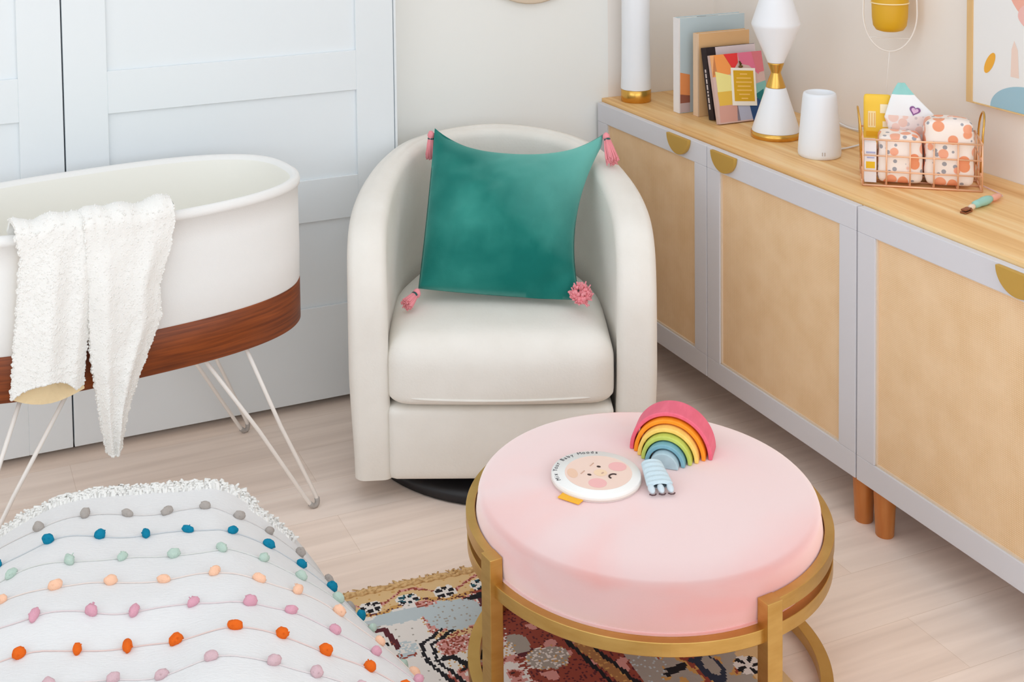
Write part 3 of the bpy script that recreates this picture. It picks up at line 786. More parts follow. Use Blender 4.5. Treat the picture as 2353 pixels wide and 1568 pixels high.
while x < x1r:
    L = rnd.uniform(0.010, 0.022); sk = rnd.uniform(-0.012, 0.012); w_ = rnd.uniform(0.003, 0.0055)
    for q in range(2):
        pts = [(x+q*0.003, -0.014, 0.006), (x+sk*0.4+q*0.004, -0.004, 0.009), (x+sk, L*0.6-0.004, 0.006), (x+sk*1.6+rnd.uniform(-.004,.004), L, 0.003)]
        fr.tube(pts, w_*0.62, 6, radii=[w_*0.6, w_*0.75, w_*0.55, w_*0.25])
    x += rnd.uniform(0.006, 0.011)
for k in range(2):
    fr.tube([(x0r+i*0.009, -0.013+0.007*k+0.0025*sin(i*1.9+k*2), 0.0085+0.0015*cos(i*1.9)) for i in range(int((x1r-x0r)/0.009)+1)], 0.0036, 6)
tag(fr.build('fringe', mat('tan braided fringe', rgb(224,188,136), 0.9, spec=0.1, var=((120,120,120), rgb(178,134,82), 0.4, 0.7)), rug), kind='stuff')
RZ = 0.0088     # top of the pile

# ------------------------------------------------------------------ ottoman
OC = Vector((-1.126, -1.457, RZ)); RO_ = 0.345
ot = thing('ottoman', 'round blush pink velvet ottoman on a brass ring frame', 'ottoman', OC)
HT = 0.3595
cu = MB()
prof = [(0.0,0.262),(0.30,0.262),(0.318,0.264),(0.3215,0.270)]
prof += [(0.3215 + 0.004*sin(pi*t/6), 0.270+0.066*t/6) for t in range(1, 7)]
prof += [(0.3215,0.3425),(0.3192,0.3492),(0.3145,0.3537),(0.307,0.3560),(0.25,0.3588),(0.15,HT),(0.0,HT)]
cu.lathe(prof, 128, cap=False)
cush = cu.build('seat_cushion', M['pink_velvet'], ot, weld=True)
MB().tube([(0.3225*cos(a), 0.3225*sin(a), 0.2715) for a in [2*pi*i/128 for i in range(128)]], 0.0034, 8, True).build('piping', M['pink_velvet'], cush)
def band(r0, r1, z0, z1, a0=0, a1=2*pi, n=160):
    b = MB(); full = abs(a1-a0-2*pi) < 1e-6
    def fn(u, v):
        a = a0+(a1-a0)*u; r, z = [(r1,z0),(r1,z1),(r0,z1),(r0,z0)][round(v*4) % 4]; return (r*cos(a), r*sin(a), z)
    b.grid(fn, n, 4, wrapu=full, wrapv=True, smooth=False)
    if not full:
        for a in (a0, a1): b.poly([(r*cos(a), r*sin(a), z) for r, z in ((r0,z0),(r1,z0),(r1,z1),(r0,z1))])
    return b
PA = [radians(-175), radians(-84), radians(5), radians(95)]
band(0.321, RO_, 0.0, 0.024).build('base_ring', M['brass'], ot, bevel=0.001)
band(0.318, RO_-0.002, 0.246, 0.2705).build('lower_ring', M['brass'], ot, bevel=0.001)
band(0.3275, RO_, 0.291, 0.316, PA[1]-0.02, PA[0]+2*pi+0.02).build('upper_ring', M['brass'], ot, bevel=0.001)
for a in PA:
    p = MB(); Mx = Matrix.Rotation(a, 4, 'Z')
    p.box(0.3265, 0.3525, -0.0165, 0.0165, 0.0, 0.317, 0, Mx)
    p.build('post', M['brass'], ot, bevel=0.0012)
OZ = RZ + HT

# ------------------------------------------------------------------ stacking rainbow on the ottoman
RW = -0.7290     # front faces towards (-.666,-.745)
rc = Vector((-1.0215, -1.378, OZ+0.0004))
fwd = Vector((-0.666, -0.746, 0)); rgt = Vector((0.746, -0.666, 0))
cols = [('pink', (232,104,128)), ('orange', (247,150,34)), ('yellow', (246,206,110)), ('green', (194,206,98)), ('blue', (122,172,186)), ('pale blue', (176,200,208))]
radii = [0.0825, 0.0712, 0.0605, 0.0500, 0.0396, 0.0285]
offs = [0.0, 0.008, 0.022, 0.034, 0.047, 0.060]
side = [0.0, -0.0012, -0.0022, -0.0030, -0.0038, -0.0040]
labels = ['pink outermost arch of the wooden rainbow toy on the ottoman', 'orange arch of the wooden rainbow toy, just inside the pink one', 'pale yellow arch of the wooden rainbow toy between orange and green', 'lime green arch of the wooden rainbow toy, inside the yellow one', 'mid blue arch of the wooden rainbow toy around its pale core', 'pale blue half round core of the wooden rainbow toy']
for i, (cn, c) in enumerate(cols):
    b = MB(); Ro = radii[i]; Ri = Ro-0.0078 if i < 5 else 0.0
    D = 0.058; n = 40; rr = 0.0022
    if i == 5:
        pts = [(Ro*cos(a), Ro*sin(a)*1.04) for a in [pi*k/n for k in range(n+1)]]
    else:
        pts = [(Ro*cos(a), Ro*sin(a)*1.04) for a in [pi*k/n for k in range(n+1)]] + [(Ri*cos(a), Ri*sin(a)*1.04) for a in [pi*k/n for k in reversed(range(n+1))]]
    m = len(pts); v = [(x, 0.0, z) for x, z in pts] + [(x, D, z) for x, z in pts]
    f = [(k, (k+1) % m, m+(k+1) % m, m+k) for k in range(m)]
    if i == 5: f += [tuple(range(m)), tuple(reversed(range(m, 2*m)))]
    else:
        for k in range(n):
            f.append((k, k+1, m-2-k, m-1-k)); f.append((m+k+1, m+k, m+m-1-k, m+m-2-k))
    b.add(v, f)
    p = rc + fwd*offs[i] + rgt*side[i]
    o = b.build('rainbow_arch', mat(cn+' stained wood', rgb(*c), 0.5, spec=0.3, var=((60,14,60), rgb(*[min(255, x+10) for x in c]), 0.4, 0.7)), None, p, atan2(-0.666, 0.746), bevel=0.0018, segs=2)
    tag(o, labels[i], 'toy arch', 'arches of the stacking rainbow toy')

# ------------------------------------------------------------------ round board book on the ottoman
bc = Vector((-1.205, -1.404, OZ+0.0004)); bth = 0.56
bk = thing('board_book', 'round white board book with a frowning baby face lying on the ottoman', 'book', bc, bth)
MB().lathe([(0.083,0.0),(0.0855,0.001),(0.0858,0.013),(0.0845,0.0148),(0,0.0148)], 96).build('cover', flat('book white', 244,243,240, 0.45), bk)
MB().lathe([(0.0848,0.003),(0.0866,0.003),(0.0866,0.0085),(0.0848,0.0085)], 96, cap=False).build('page_edge', flat('page cream', 232,222,214), bk)
fc_ = MB()
def disc(b, x, y, rx, ry, z, mat_, rot=0, n=40):
    b.add([(x+rx*cos(a)*cos(rot)-ry*sin(a)*sin(rot), y+rx*cos(a)*sin(rot)+ry*sin(a)*cos(rot), z) for a in [2*pi*i/n for i in range(n)]], [tuple(range(n))], mat_)
disc(fc_, 0.002, -0.004, 0.066, 0.064, 0.0152, 0)
disc(fc_, 0.042, -0.024, 0.0175, 0.0175, 0.0154, 1); disc(fc_, -0.034, -0.022, 0.0175, 0.0175, 0.0154, 1)
disc(fc_, 0.003, -0.008, 0.013, 0.013, 0.0154, 2); disc(fc_, 0.004, -0.012, 0.004, 0.002, 0.0156, 5)
for sx in (-1, 1):
    disc(fc_, 0.003+sx*0.0185, 0.006, 0.0034, 0.0042, 0.0156, 3)
    fc_.tube([(0.003+sx*0.018+dx, 0.021-0.10*dx*dx*8+0.0025*sx*0, 0.0155) for dx in (-0.007,-0.0035,0,0.0035,0.007)], 0.0010, 6, mat=5)
fc_.tube([(0.004+0.0088*cos(a), -0.036+0.0085*sin(a), 0.0156) for a in [pi*i/12-0.1 for i in range(13)]], 0.0017, 6, mat=3)
disc(fc_, -0.028, 0.036, 0.018, 0.010, 0.0154, 4, 0.7)
fc_.build('face_picture', [flat('face peach', 242,214,200), flat('cheek pink', 243,186,184), flat('nose cream', 245,214,182), flat('ink brown', 70,52,50), flat('hair apricot', 238,200,174), flat('brow tan', 206,170,150)], bk)
def text_mesh(body, size):
    cu_ = bpy.data.curves.new('t', 'FONT'); cu_.body = body; cu_.size = size; cu_.align_x = 'CENTER'; cu_.align_y = 'BOTTOM'; cu_.extrude = 0.0001
    o = bpy.data.objects.new('t', cu_); COL.objects.link(o)
    bpy.context.view_layer.update()
    me = bpy.data.meshes.new_from_object(o.evaluated_get(bpy.context.evaluated_depsgraph_get()))
    vs = [Vector(v.co) for v in me.vertices]; fs = [tuple(p.vertices) for p in me.polygons]
    bpy.data.objects.remove(o); bpy.data.curves.remove(cu_); bpy.data.meshes.remove(me)
    return vs, fs
tx = MB(); title = 'Mix Your Baby Moods'
for i, ch in enumerate(title):
    if ch == ' ': continue
    a = radians(143 - (143-28)*i/(len(title)-1))
    vs, fs = text_mesh(ch, 0.0125)
    Mx = Matrix.Translation((0.0722*cos(a), 0.0722*sin(a), 0.0152)) @ Matrix.Rotation(a-pi/2, 4, 'Z')
    tx.add(vs, fs, 0, False, Mx)
tx.build('lettering', flat('ink grey', 74,72,78), bk)
# yellow ribbon tab
yt = MB(); e0 = Matrix.Rotation(-bth, 4, 'Z')
pa, pb_ = Vector((-1.296,-1.430,0))-Vector((bc.x,bc.y,0)), Vector((-1.272,-1.468,0))-Vector((bc.x,bc.y,0))
dd = (pb_-pa); nn = Vector((dd.y, -dd.x, 0)).normalized()
if nn.dot(pa) < 0: nn = -nn
v = [pa-nn*0.020, pb_-nn*0.020, pb_+nn*0.010, pa+nn*0.010]
yt.add([Vector((q.x, q.y, z)) for z in (0.0015, 0.004) for q in v], [(0,1,2,3),(4,5,6,7),(0,1,5,4),(1,2,6,5),(2,3,7,6),(3,0,4,7)], 0, False, e0)
yt.build('ribbon_tab', flat('yellow ribbon', 244,182,52), bk, bevel=0.0008)

# small ribbed pale blue toy beside the book
tt = thing('fabric_toy', 'small pale blue ribbed toy with brown tipped toes beside the board book', 'toy', (-1.096, -1.424, OZ+0.0162), radians(-107))
tt.rotation_euler = (0, 0.155, radians(-107))
tb = MB()
def toyf(u, v):
    Lx = 0.073*u; wv = (0.0200 + 0.006*u); a = 2*pi*v
    rib = 1 + 0.13*sin(u*2*pi*5.5)
    k = min(1, sqrt(max(0, u*(1.02-u))*14))
    return (Lx, wv*cos(a)*k, 0.0085 + 0.0085*sin(a)*rib*k)
tb.grid(toyf, 44, 24, wrapv=True)
tb.build('body', mat('pale blue knit', rgb(200,218,226), 0.85, spec=0.2, bump=((300,300,300), 0.3)), tt)
for k, yy in enumerate((-0.0185, -0.0005, 0.0175)):
    q = MB().blob((0.078, yy, 0.007), 0.013, 0.0066, 0.0062, 12)
    toe = q.build('toe', mat('pale blue felt %d' % k, rgb(206,220,228), 0.85), tt)
    MB().tube([(0.0885, yy-0.006, 0.0035), (0.0925, yy-0.002, 0.0042), (0.0925, yy+0.003, 0.0042), (0.0885, yy+0.0065, 0.0035)], 0.0014, 6).build('stitched_edge', flat('dark brown thread', 96,74,76), toe)

# ------------------------------------------------------------------ white pouf with pom poms (foreground)
PFO = Vector((-1.83, -1.11, RZ)); PFA = -0.2838
pf = thing('floor_pouf', 'large white floor pouf with rows of coloured pom poms and a shaggy edge', 'pouf', PFO, PFA)
def wr(t): return 0.205 + 0.56*max(0, t)
def wl(t): return 0.46 + 0.35*max(0, t)
def ztop(t):
    z = 0.342 - 0.10*sm(0.55, 0.95, t)
    if t < 0: z -= 0.5*((-t)/0.05)**2*0.05
    return z
def pz(s, t):
    z0 = ztop(t)
    bump = -0.022*(1-math.exp(-(min(0, s)/0.075)**2))*sm(0.34, 0.46, t)
    dip = -0.006*math.exp(-((s+0.17)/0.07)**2)*sm(0.0, 0.3, t)
    s0 = -0.05*(1-sm(0.05, 0.32, t))
    if s > s0:
        x = min(1.0, (s-s0)/(wr(t)-s0)); f = (1-x**1.3)**0.60
    else:
        x = min(1.0, max(0, -s-0.29)/(wl(t)-0.09)); f = (1-x**1.5)**0.62
    wrk = 0.006*noise.noise(Vector((s*7, t*5, 1.3))) + 0.003*noise.noise(Vector((s*16, t*11, 4.3)))
    return max(0.0, (z0+bump+dip)*f + wrk*f)
def pfp(s, t): return Vector((s, -t, pz(s, t)))
b = MB(); NU, NV = 110, 80; T0, T1 = -0.012, 1.0
def pf_fn(u, v):
    t = T0 + (T1-T0)*v; sl, sr = -0.20-wl(t), wr(t)
    s = sl + (sr-sl)*(0.5-0.5*cos(pi*u))
    z = pz(s, t)
    if v > 0.97: z *= (1-v)/0.03
    return Vector((s, -t, z))
b.grid(pf_fn, NU, NV)
# upright back side below the shaggy edge, bellied out a little
def back_fn(u, v):
    t = T0; sl, sr = -0.20-wl(t), wr(t); s = sl+(sr-sl)*(0.5-0.5*cos(pi*u)); z = pz(s, t)
    return Vector((s, -t + 0.03*sin(pi*v)*min(1, z/0.2), z*(1-v)))
b.grid(back_fn, NU, 10)
cov = b.build('cover', M['white_fabric'], pf, weld=True)
# shaggy fringe along the back edge
fr = MB(); rnd = random.Random(21)
def strand(s, t, L, up):
    p = pfp(s, t); a = rnd.uniform(-1, 1)
    q = p + Vector((a*0.35*L, 0.30*L+0.004, up*L*0.75)); e = p + Vector((a*0.8*L + rnd.uniform(-.3,.3)*L, 0.35*L, up*L*rnd.uniform(0.7, 1.15)))
    fr.tube([p - Vector((0,0,0.006)), q, e], 0.002, 5, radii=[0.0040, 0.0036, 0.0022])
for k in range(1500):
    s = rnd.uniform(-0.50, 0.03); cl_ = 0.5+0.5*noise.noise(Vector((s*28, 2.0, 0)))
    strand(s, T0+rnd.uniform(0, 0.020), rnd.uniform(0.006, 0.015)*(0.7+0.8*cl_), rnd.uniform(0.0, 0.9))
for k in range(260):
    s = rnd.uniform(0.02, 0.10); strand(s, T0+0.012+rnd.uniform(0.0, 0.03), rnd.uniform(0.006, 0.013), rnd.uniform(0.0, 0.6))
tag(fr.build('fringe', M['fringe'], pf), kind='stuff')
# yarn rows and pom poms, rows 7.5 cm apart
rows = [('grey',0.075,[-0.56,-0.465,-0.365,-0.283,-0.206,-0.132,-0.062,0.000,0.055,0.112,0.165,0.205]),
        ('blue',0.148,[-0.52,-0.425,-0.335,-0.245,-0.163,-0.088,-0.008,0.056,0.115,0.170,0.222,0.275]),
        ('mint',0.222,[-0.55,-0.47,-0.385,-0.285,-0.195,-0.105,-0.022,0.050,0.115,0.180,0.24,0.295]),
        ('peach',0.296,[-0.55,-0.475,-0.385,-0.295,-0.205,-0.115,-0.030,0.045,0.110,0.180,0.25,0.31]),
        ('pink',0.372,[-0.57,-0.475,-0.39,-0.315,-0.225,-0.155,-0.060,0.033,0.100,0.172,0.24,0.31,0.37]),
        ('orange',0.447,[-0.50,-0.415,-0.325,-0.235,-0.158,-0.080,0.012,0.086,0.155,0.226,0.283,0.34,0.40]),
        ('mauve',0.520,[-0.54,-0.45,-0.36,-0.265,-0.170,-0.095,-0.020,0.075,0.140,0.21,0.28,0.35,0.41])]
rnd = random.Random(4); npom = 0
for cn, t, ss in rows:
    ya = MB(); prev = []
    s = -0.20-wl(t)+0.01
    while s < wr(t)-0.004:
        tt_ = t + 0.004*noise.noise(Vector((s*12, t*30, 0))) + 0.004*sin(s*34+t*20)
        prev.append(pfp(s, tt_) + Vector((0, 0, 0.0012))); s += 0.012
    ya.tube(prev, 0.0011, 5)
    ya.build('yarn_row', mat(cn+' row yarn', tuple(0.22*a_+0.78*b_ for a_, b_ in zip(POM[cn], rgb(222,218,216))), 0.9, spec=0.1), pf)
    for s in ss:
        if s > wr(t)-0.006: continue
        tt_ = t + 0.004*noise.noise(Vector((s*12, t*30, 0))) + 0.004*sin(s*34+t*20)
        c = pfp(s, tt_)
        n_ = (pfp(s+0.004, tt_)-pfp(s-0.004, tt_)).cross(pfp(s, tt_-0.004)-pfp(s, tt_+0.004)).normalized()
        if n_.z < 0: n_ = -n_
        q = MB(); a, e = rnd.uniform(0.0066, 0.0088), rnd.uniform(0.0100, 0.0128)
        R = n_.to_track_quat('Z', 'Y').to_matrix() @ Matrix.Rotation(rnd.uniform(-0.5, 0.5), 3, 'Z')
        q.blob((0,0,0), a, e*1.0, a*1.1, 14, 0, 0.22, npom, R)
        for k in range(3):
            an = rnd.uniform(0, 2*pi); d = R @ Vector((cos(an), sin(an), rnd.uniform(0.1, 0.7)))
            q.tube([d*a*0.6, d*a*rnd.uniform(1.0, 1.25)], 0.0012, 4)
        q.build('pom_pom', M['pom_'+cn], pf, loc=c + n_*a*0.62); npom += 1

# ------------------------------------------------------------------ things on the worktop
Z = ZTOP + 0.0003
# tall white column lamp with a gold base
cl = thing('column_lamp', 'tall white column lamp with a gold base at the far corner of the worktop', 'lamp', (-0.322, -0.082, Z))
MB().lathe([(0.0455,0),(0.0465,0.001),(0.0465,0.037),(0.0455,0.038),(0.02,0.038)], 64).build('base', M['gold'], cl)
MB().lathe([(0.0462,0.0385),(0.0468,0.043),(0.0450,0.09),(0.0435,0.20),(0.0432,0.44),(0.040,0.446),(0,0.447)], 64).build('shade', M['frost'], cl)

# books: covers face the room front, spines face the closet
def book(name, label, x0, yb, w, h, d, cover, page, lean=0.0, extra=None):
    o = thing(name, label, 'book', (x0, yb, Z + d*sin(lean)), 0, 'books leaning at the back of the worktop')
    o.rotation_euler = (-lean, 0, 0)
    c = MB(); c.box(0, w, 0, 0.003, 0, h); c.box(0, w, d-0.003, d, 0, h); c.box(0, 0.003, 0.003, d-0.003, 0, h)
    c.build('cover', cover, o, bevel=0.0008)
    MB().box(0.003, w-0.003, 0.003, d-0.003, 0.003, h-0.003).build('pages', page, o)
    if extra: extra(o, w, h, d)
    return o
pages = flat('paper', 236,230,222)
def x_white(o, w, h, d):
    a = MB(); a.add([(0.0032,-0.0006,0.002),(w*0.16,-0.0006,0.002),(w*0.16,-0.0006,h*0.40),(0.0032,-0.0006,h*0.43)], [(0,1,2,3)], 0)
    a.add([(0.0032,-0.0007,0.03),(w*0.16,-0.0007,0.03),(w*0.16,-0.0007,h*0.18),(0.0032,-0.0007,h*0.20)], [(0,1,2,3)], 1)
    a.add([(0.0032,-0.0007,0.002),(w*0.16,-0.0007,0.002),(w*0.16,-0.0007,0.03),(0.0032,-0.0007,0.03)], [(0,1,2,3)], 2)
    a.build('cover_picture', [flat('cover orange', 232,150,92), flat('cover brown', 150,92,74), flat('cover mauve', 196,176,176)], o)
    t = MB()
    for (xx, ww, hh) in ((0.030,0.020,0.0035),(0.075,0.034,0.007),(0.110,0.040,0.006)):
        k = 7 if hh > 0.004 else 4
        for i in range(k):
            t.box(xx+ww*i/k, xx+ww*(i+0.72)/k, 0.004+0.002*(i % 2), 0.004+hh*2.2, h-0.0028, h-0.0022)
    t.build('top_edge_marks', flat('ink black', 38,36,40), o)
bw = book('book', 'tall white hardback with pale blue cover, rearmost of the leaning books', -0.300, -0.292, 0.232, 0.284, 0.030, flat('white blue cover', 190,207,214), pages, 0, x_white)
MB().box(-0.0008, 0.0036, -0.0002, 0.0302, 0.0005, 0.2838).build('spine', flat('white spine', 236,232,232), bw)
bt = book('book', 'plain tan hardback book in front of the tall white one', -0.274, -0.352, 0.180, 0.245, 0.024, flat('tan cover', 222,178,128), pages)
MB().box(-0.0008, 0.0036, -0.0002, 0.0242, 0.0005, 0.2448).build('spine', flat('tan spine', 226,196,166), bt)
def x_black(o, w, h, d):
    t = MB(); rnd = random.Random(2)
    z = 0.03
    while z < h*0.66:
        L = rnd.uniform(0.006, 0.016); t.box(-0.0012, -0.0004, d*0.38, d*0.62, z, z+L); z += L+0.003
    t.build('spine_lettering', flat('spine print', 214,200,196), o)
    q = MB(); q.box(0.032, w, -0.0006, 0.0002, 0.002, h-0.001); q.build('cover_panel', flat('pale mauve cover', 222,206,208), o)
bb = book('book', 'black spined book with pale cover, behind the rainbow coloured book', -0.268, -0.424, 0.170, 0.208, 0.026, flat('black cover', 44,32,34), pages, 0.20, x_black)
def x_art(o, w, h, d):
    a = MB(); e = -0.0007
    def P(pts, m, dz=0): a.add([(x*w, e-dz, z*h) for x, z in pts], [tuple(range(len(pts)))], m)
    P([(0,0),(1,0),(1,1),(0,1)], 0)
    P([(0.0,0.68),(0.08,1.0),(0.26,1.0),(0.40,0.79),(0.34,0.70)], 1, .0002); P([(0.0,0.68),(0.0,1.0),(0.08,1.0),(0.10,0.74)], 2, .0002)
    P([(0.26,1.0),(0.53,1.0),(0.52,0.86),(0.44,0.78),(0.38,0.80)], 3, .0002)
    P([(0.53,1.0),(0.98,1.0),(1.0,0.78),(0.88,0.66),(0.72,0.80),(0.55,0.84)], 4, .0002); P([(0.80,1.0),(1.0,1.0),(1.0,0.70),(0.86,0.68)], 5, .0004)
    P([(0.06,0.76),(0.36,0.68),(0.36,0.46),(0.06,0.46)], 6, .0004); P([(0.05,0.46),(0.36,0.46),(0.33,0.26),(0.06,0.26)], 7, .0003)
    P([(0.05,0.26),(0.40,0.28),(0.42,0.02),(0.03,0.02)], 8, .0002); P([(0.40,0.30),(0.70,0.30),(0.66,0.02),(0.36,0.02)], 9, .0002)
    P([(0.62,0.28),(0.98,0.36),(1.0,0.0),(0.66,0.0)], 10, .0004); P([(0.78,0.52),(1.0,0.56),(1.0,0.34),(0.80,0.34)], 11, .0005); P([(0.74,0.36),(0.94,0.44),(0.90,0.24)], 12, .0006)
    a.build('cover_art', [flat('art blush',214,184,176), flat('art orange',246,158,84), flat('art amber',240,176,120), flat('art red',232,60,60), flat('art pink',228,120,150), flat('art rose',220,122,132), flat('art lemon',240,230,150), flat('art mustard',232,190,80), flat('art terracotta',214,164,152), flat('art lavender',180,186,210), flat('art navy',44,78,130), flat('art aqua',134,192,186), flat('art teal',30,120,124)], o)
    c = MB(); rot = Matrix.Translation((w*0.56, 0, h*0.50)) @ Matrix.Rotation(0.10, 4, 'Y')
    rot = rot @ Matrix.Scale(1.22, 4)
    c.box(-0.034, 0.034, -0.0030, -0.0016, -0.044, 0.044, 0, rot)
    c.box(-0.028, 0.028, -0.0034, -0.0028, -0.034, 0.038, 1, rot)
    for k in range(7):
        hw = (0.010, 0.020, 0.022, 0.018, 0.021, 0.015, 0.009)[k]
        c.box(-hw, hw, -0.0037, -0.0033, 0.028-0.0095*k, 0.031-0.0095*k, 2, rot)
    c.build('gold_card', [flat('card white',244,240,230), flat('card gold',218,170,36), flat('card print',244,200,110)], o)
    s = MB(); s.tube([(w*0.56, -0.002, h*0.50+0.055), (w*0.54, -0.004, h*0.50+0.074), (w*0.57, -0.004, h*0.50+0.064)], 0.0022, 6); s.blob((w*0.55,-0.004,h*0.50+0.058), 0.008, 0.003, 0.004, 8)
    s.build('ribbon_bow', flat('olive ribbon', 110,86,40), o)
ba = book('book', 'small book with a rainbow abstract cover and gold card, frontmost of the books', -0.281, -0.468, 0.178, 0.196, 0.012, flat('art book cover', 208,178,168), pages, 0.24, x_art)
for o in (bw, bt): pass

# table lamp: white bicone shade, gold hourglass neck, white cone foot
S = 1/853.9
lp = thing('table_lamp', 'white cone table lamp with a gold waist and gold rim', 'lamp', (-0.214, -0.640, Z))
def px(y): return (322-y)*S
MB().lathe([(0.0655,0.0),(0.0668,0.001),(0.0668,0.0165),(0.064,0.0175),(0.0,0.0175)], 72).build('rim', M['gold'], lp)
MB().lathe([(0.0640,0.0178),(0.0640,0.021),(0.0275,px(207)),(0.026,px(205.5)),(0,px(205.5))], 72).build('foot', M['white_ceramic'], lp)
MB().lathe([(0.0262,px(205)),(0.0262,px(203)),(0.0135,px(172)),(0.0135,px(169)),(0.0215,px(150)),(0.0215,px(147)),(0,px(147))], 56).build('neck', M['gold'], lp)
MB().lathe([(0.022,px(146.5)),(0.0225,px(145)),(0.064,px(62)),(0.0655,px(57)),(0.0650,px(53)),(0.030,px(-40)),(0.028,px(-42)),(0,px(-42))], 72).build('shade', M['frost'], lp)

# white noise machine
nm = thing('sound_machine', 'white rounded cylinder sound machine beside the cone lamp', 'sound machine', (-0.236, -0.852, Z))
S = 1/907.8
prof = [(0.050,0.0),(0.0535,0.003),(0.0545,0.010),(0.0535,0.030),(0.046,0.120),(0.0425,0.156),(0.0405,0.1635),(0.0365,0.166),(0.034,0.164),(0.032,0.158),(0,0.157)]
MB().lathe(prof, 72).build('body', M['white_plastic'], nm)
for k in (-1, 1):
    a = radians(-118) + k*0.055
    MB().box(-0.001, 0.001, -0.0012, 0.0006, 0, 0.009, 0, Matrix.Translation((0.0540*cos(a), 0.0540*sin(a), 0.012)) @ Matrix.Rotation(a+pi/2, 4, 'Z')).build('indicator', M['dark_dot'], nm)
cd = MB().tube(spline([(-0.178,-0.835,Z+0.004),(-0.12,-0.83,Z+0.003),(-0.03,-0.80,Z+0.004),(0.010,-0.74,Z+0.010),(0.014,-0.66,Z+0.006),(0.012,-0.58,Z+0.02)], 8), 0.0024, 8).build('power_cord', M['white_plastic'])
tag(cd, 'thin white power cord running along the wall behind the sound machine', 'cord')

# wire basket
BK0 = Vector((-0.322, -1.118, Z)); BK1 = Vector((-0.114, -1.280, Z))
bd = (BK1-BK0); BW = bd.length; bang = atan2(bd.y, bd.x); BD = 0.136; BH = 0.112
bs = thing('wire_basket', 'rose gold wire basket with two loop handles holding wrapped packs', 'basket', BK0, bang)
wr_ = 0.0019
fw = MB()
for (x0_, y0_, x1_, y1_) in ((0,0,BW,0),(BW,0,BW,BD),(BW,BD,0,BD),(0,BD,0,0)):
    for zz in (0.0028, 0.037, 0.074, BH):
        ex_ = 0.004*(zz/BH)
        fw.tube([(x0_,y0_,zz),(x1_,y1_,zz)], wr_*1.25 if zz in (0.0028, BH) else wr_, 8)
for i in range(6):
    x_ = BW*i/5
    for y_ in (0, BD): fw.tube([(x_,y_,0.002),(x_,y_,BH)], wr_, 8)
    fw.tube([(x_,0,0.0028),(x_,BD,0.0028)], wr_, 8)
for i in range(1, 3):
    for x_ in (0, BW): fw.tube([(x_,BD*i/3,0.002),(x_,BD*i/3,BH)], wr_, 8)
    fw.tube([(0,BD*i/3,0.0028),(BW,BD*i/3,0.0028)], wr_, 8)
fw.build('wire_frame', M['rose_gold'], bs)
for x_, sg in ((0, -1), (BW, 1)):
    y0_, y1_ = BD*0.22, BD*0.78
    pts = [(x_, y0_, BH*0.35)] + [(x_+sg*0.004, y0_, BH)] + [(x_+sg*(0.004+0.006*sin(pi*k/12)), y0_+(y1_-y0_)*(1-cos(pi*k/12))/2, BH+0.012+0.050*sin(pi*k/12)**0.8) for k in range(13)] + [(x_+sg*0.004, y1_, BH)] + [(x_, y1_, BH*0.35)]
    MB().tube(pts, 0.0024, 8).build('handle', M['gold'], bs)
Rb = Matrix.Rotation(bang, 4, 'Z')
def in_basket(x, y, z=0.0): return BK0 + Rb @ Vector((x, y, z))
def pack(label, x, y, w, d, h, m, seed):
    o = thing('wrapped_pack', label, 'pack', in_basket(x, y, 0.0080), bang, 'fruit print packs in the wire basket')
    def wp(p):
        n = noise.noise(Vector((p.x*28+seed, p.y*28, p.z*28)))*0.0035
        k = 1 - 0.05*sm(h*0.6, h, p.z)
        return (p.x*k + n, p.y*k + n*0.6, p.z + 0.006*noise.noise(Vector((p.x*22, seed, p.y*22)))*sm(h*0.4, h, p.z))
    MB().rbox(0, 0, h/2, w, d, h, 0.013, 18, bulge=(0.002, 0.003, 0.002), warp=wp).build('wrap', m, o)
    MB().tube([(0.0, -d*0.02, h+0.0035), (w*0.18, 0, h+0.004), (w*0.36, d*0.02, h-0.001)], 0.0014, 6).build('sealed_seam', m, o)
    return o
pack('shorter peach fruit print pack at the left inside the wire basket', 0.0845, 0.045, 0.098, 0.072, 0.112, M['fruit'], 1)
pack('taller peach fruit print pack filling the right of the wire basket', 0.1935, 0.047, 0.106, 0.076, 0.152, M['fruit'], 5)
# yellow pouch at the back left
yp = thing('snack_packet', 'flat yellow packet with a pale panel standing at the back left of the basket', 'packet', in_basket(0.038, 0.121, 0.0055), bang)
MB().rbox(0, 0, 0.095, 0.064, 0.016, 0.190, 0.007, 12, bulge=(0,0.002,0)).build('packet', flat('yellow packet', 248,204,72, 0.4), yp)
q = MB()
q.box(-0.022, -0.004, -0.0108, -0.0094, 0.110, 0.150, 0); q.box(0.006, 0.026, -0.0108, -0.0094, 0.146, 0.168, 1); q.box(0.012, 0.026, -0.0108, -0.0094, 0.112, 0.126, 1)
q.box(-0.026, 0.026, -0.0106, -0.0094, 0.088, 0.100, 2)
for k in range(3): q.box(-0.020+0.006*k, -0.0175+0.006*k, -0.0112, -0.0106, 0.114, 0.146, 3)
q.build('printed_panel', [flat('packet cream',250,228,172), flat('packet pale',252,238,206), flat('packet amber',240,182,40), flat('packet rust',238,190,120)], yp)
# white and yellow carton in front of it
wc = thing('small_carton', 'small white carton with a yellow patch at the basket left corner', 'carton', in_basket(0.0175, 0.036, 0.0055), bang)
MB().box(-0.0135, 0.0135, -0.022, 0.022, 0, 0.096).build('carton', flat('carton white', 240,236,238), wc, bevel=0.001)
q = MB(); q.box(-0.010, 0.010, -0.0228, -0.0219, 0.034, 0.050, 0); q.box(-0.010, 0.011, -0.0228, -0.0219, 0.070, 0.074, 1); q.box(-0.008, 0.009, -0.0228, -0.0219, 0.058, 0.061, 1)
q.build('printed_label', [flat('label yellow',236,190,40), flat('label lilac',176,180,214)], wc)
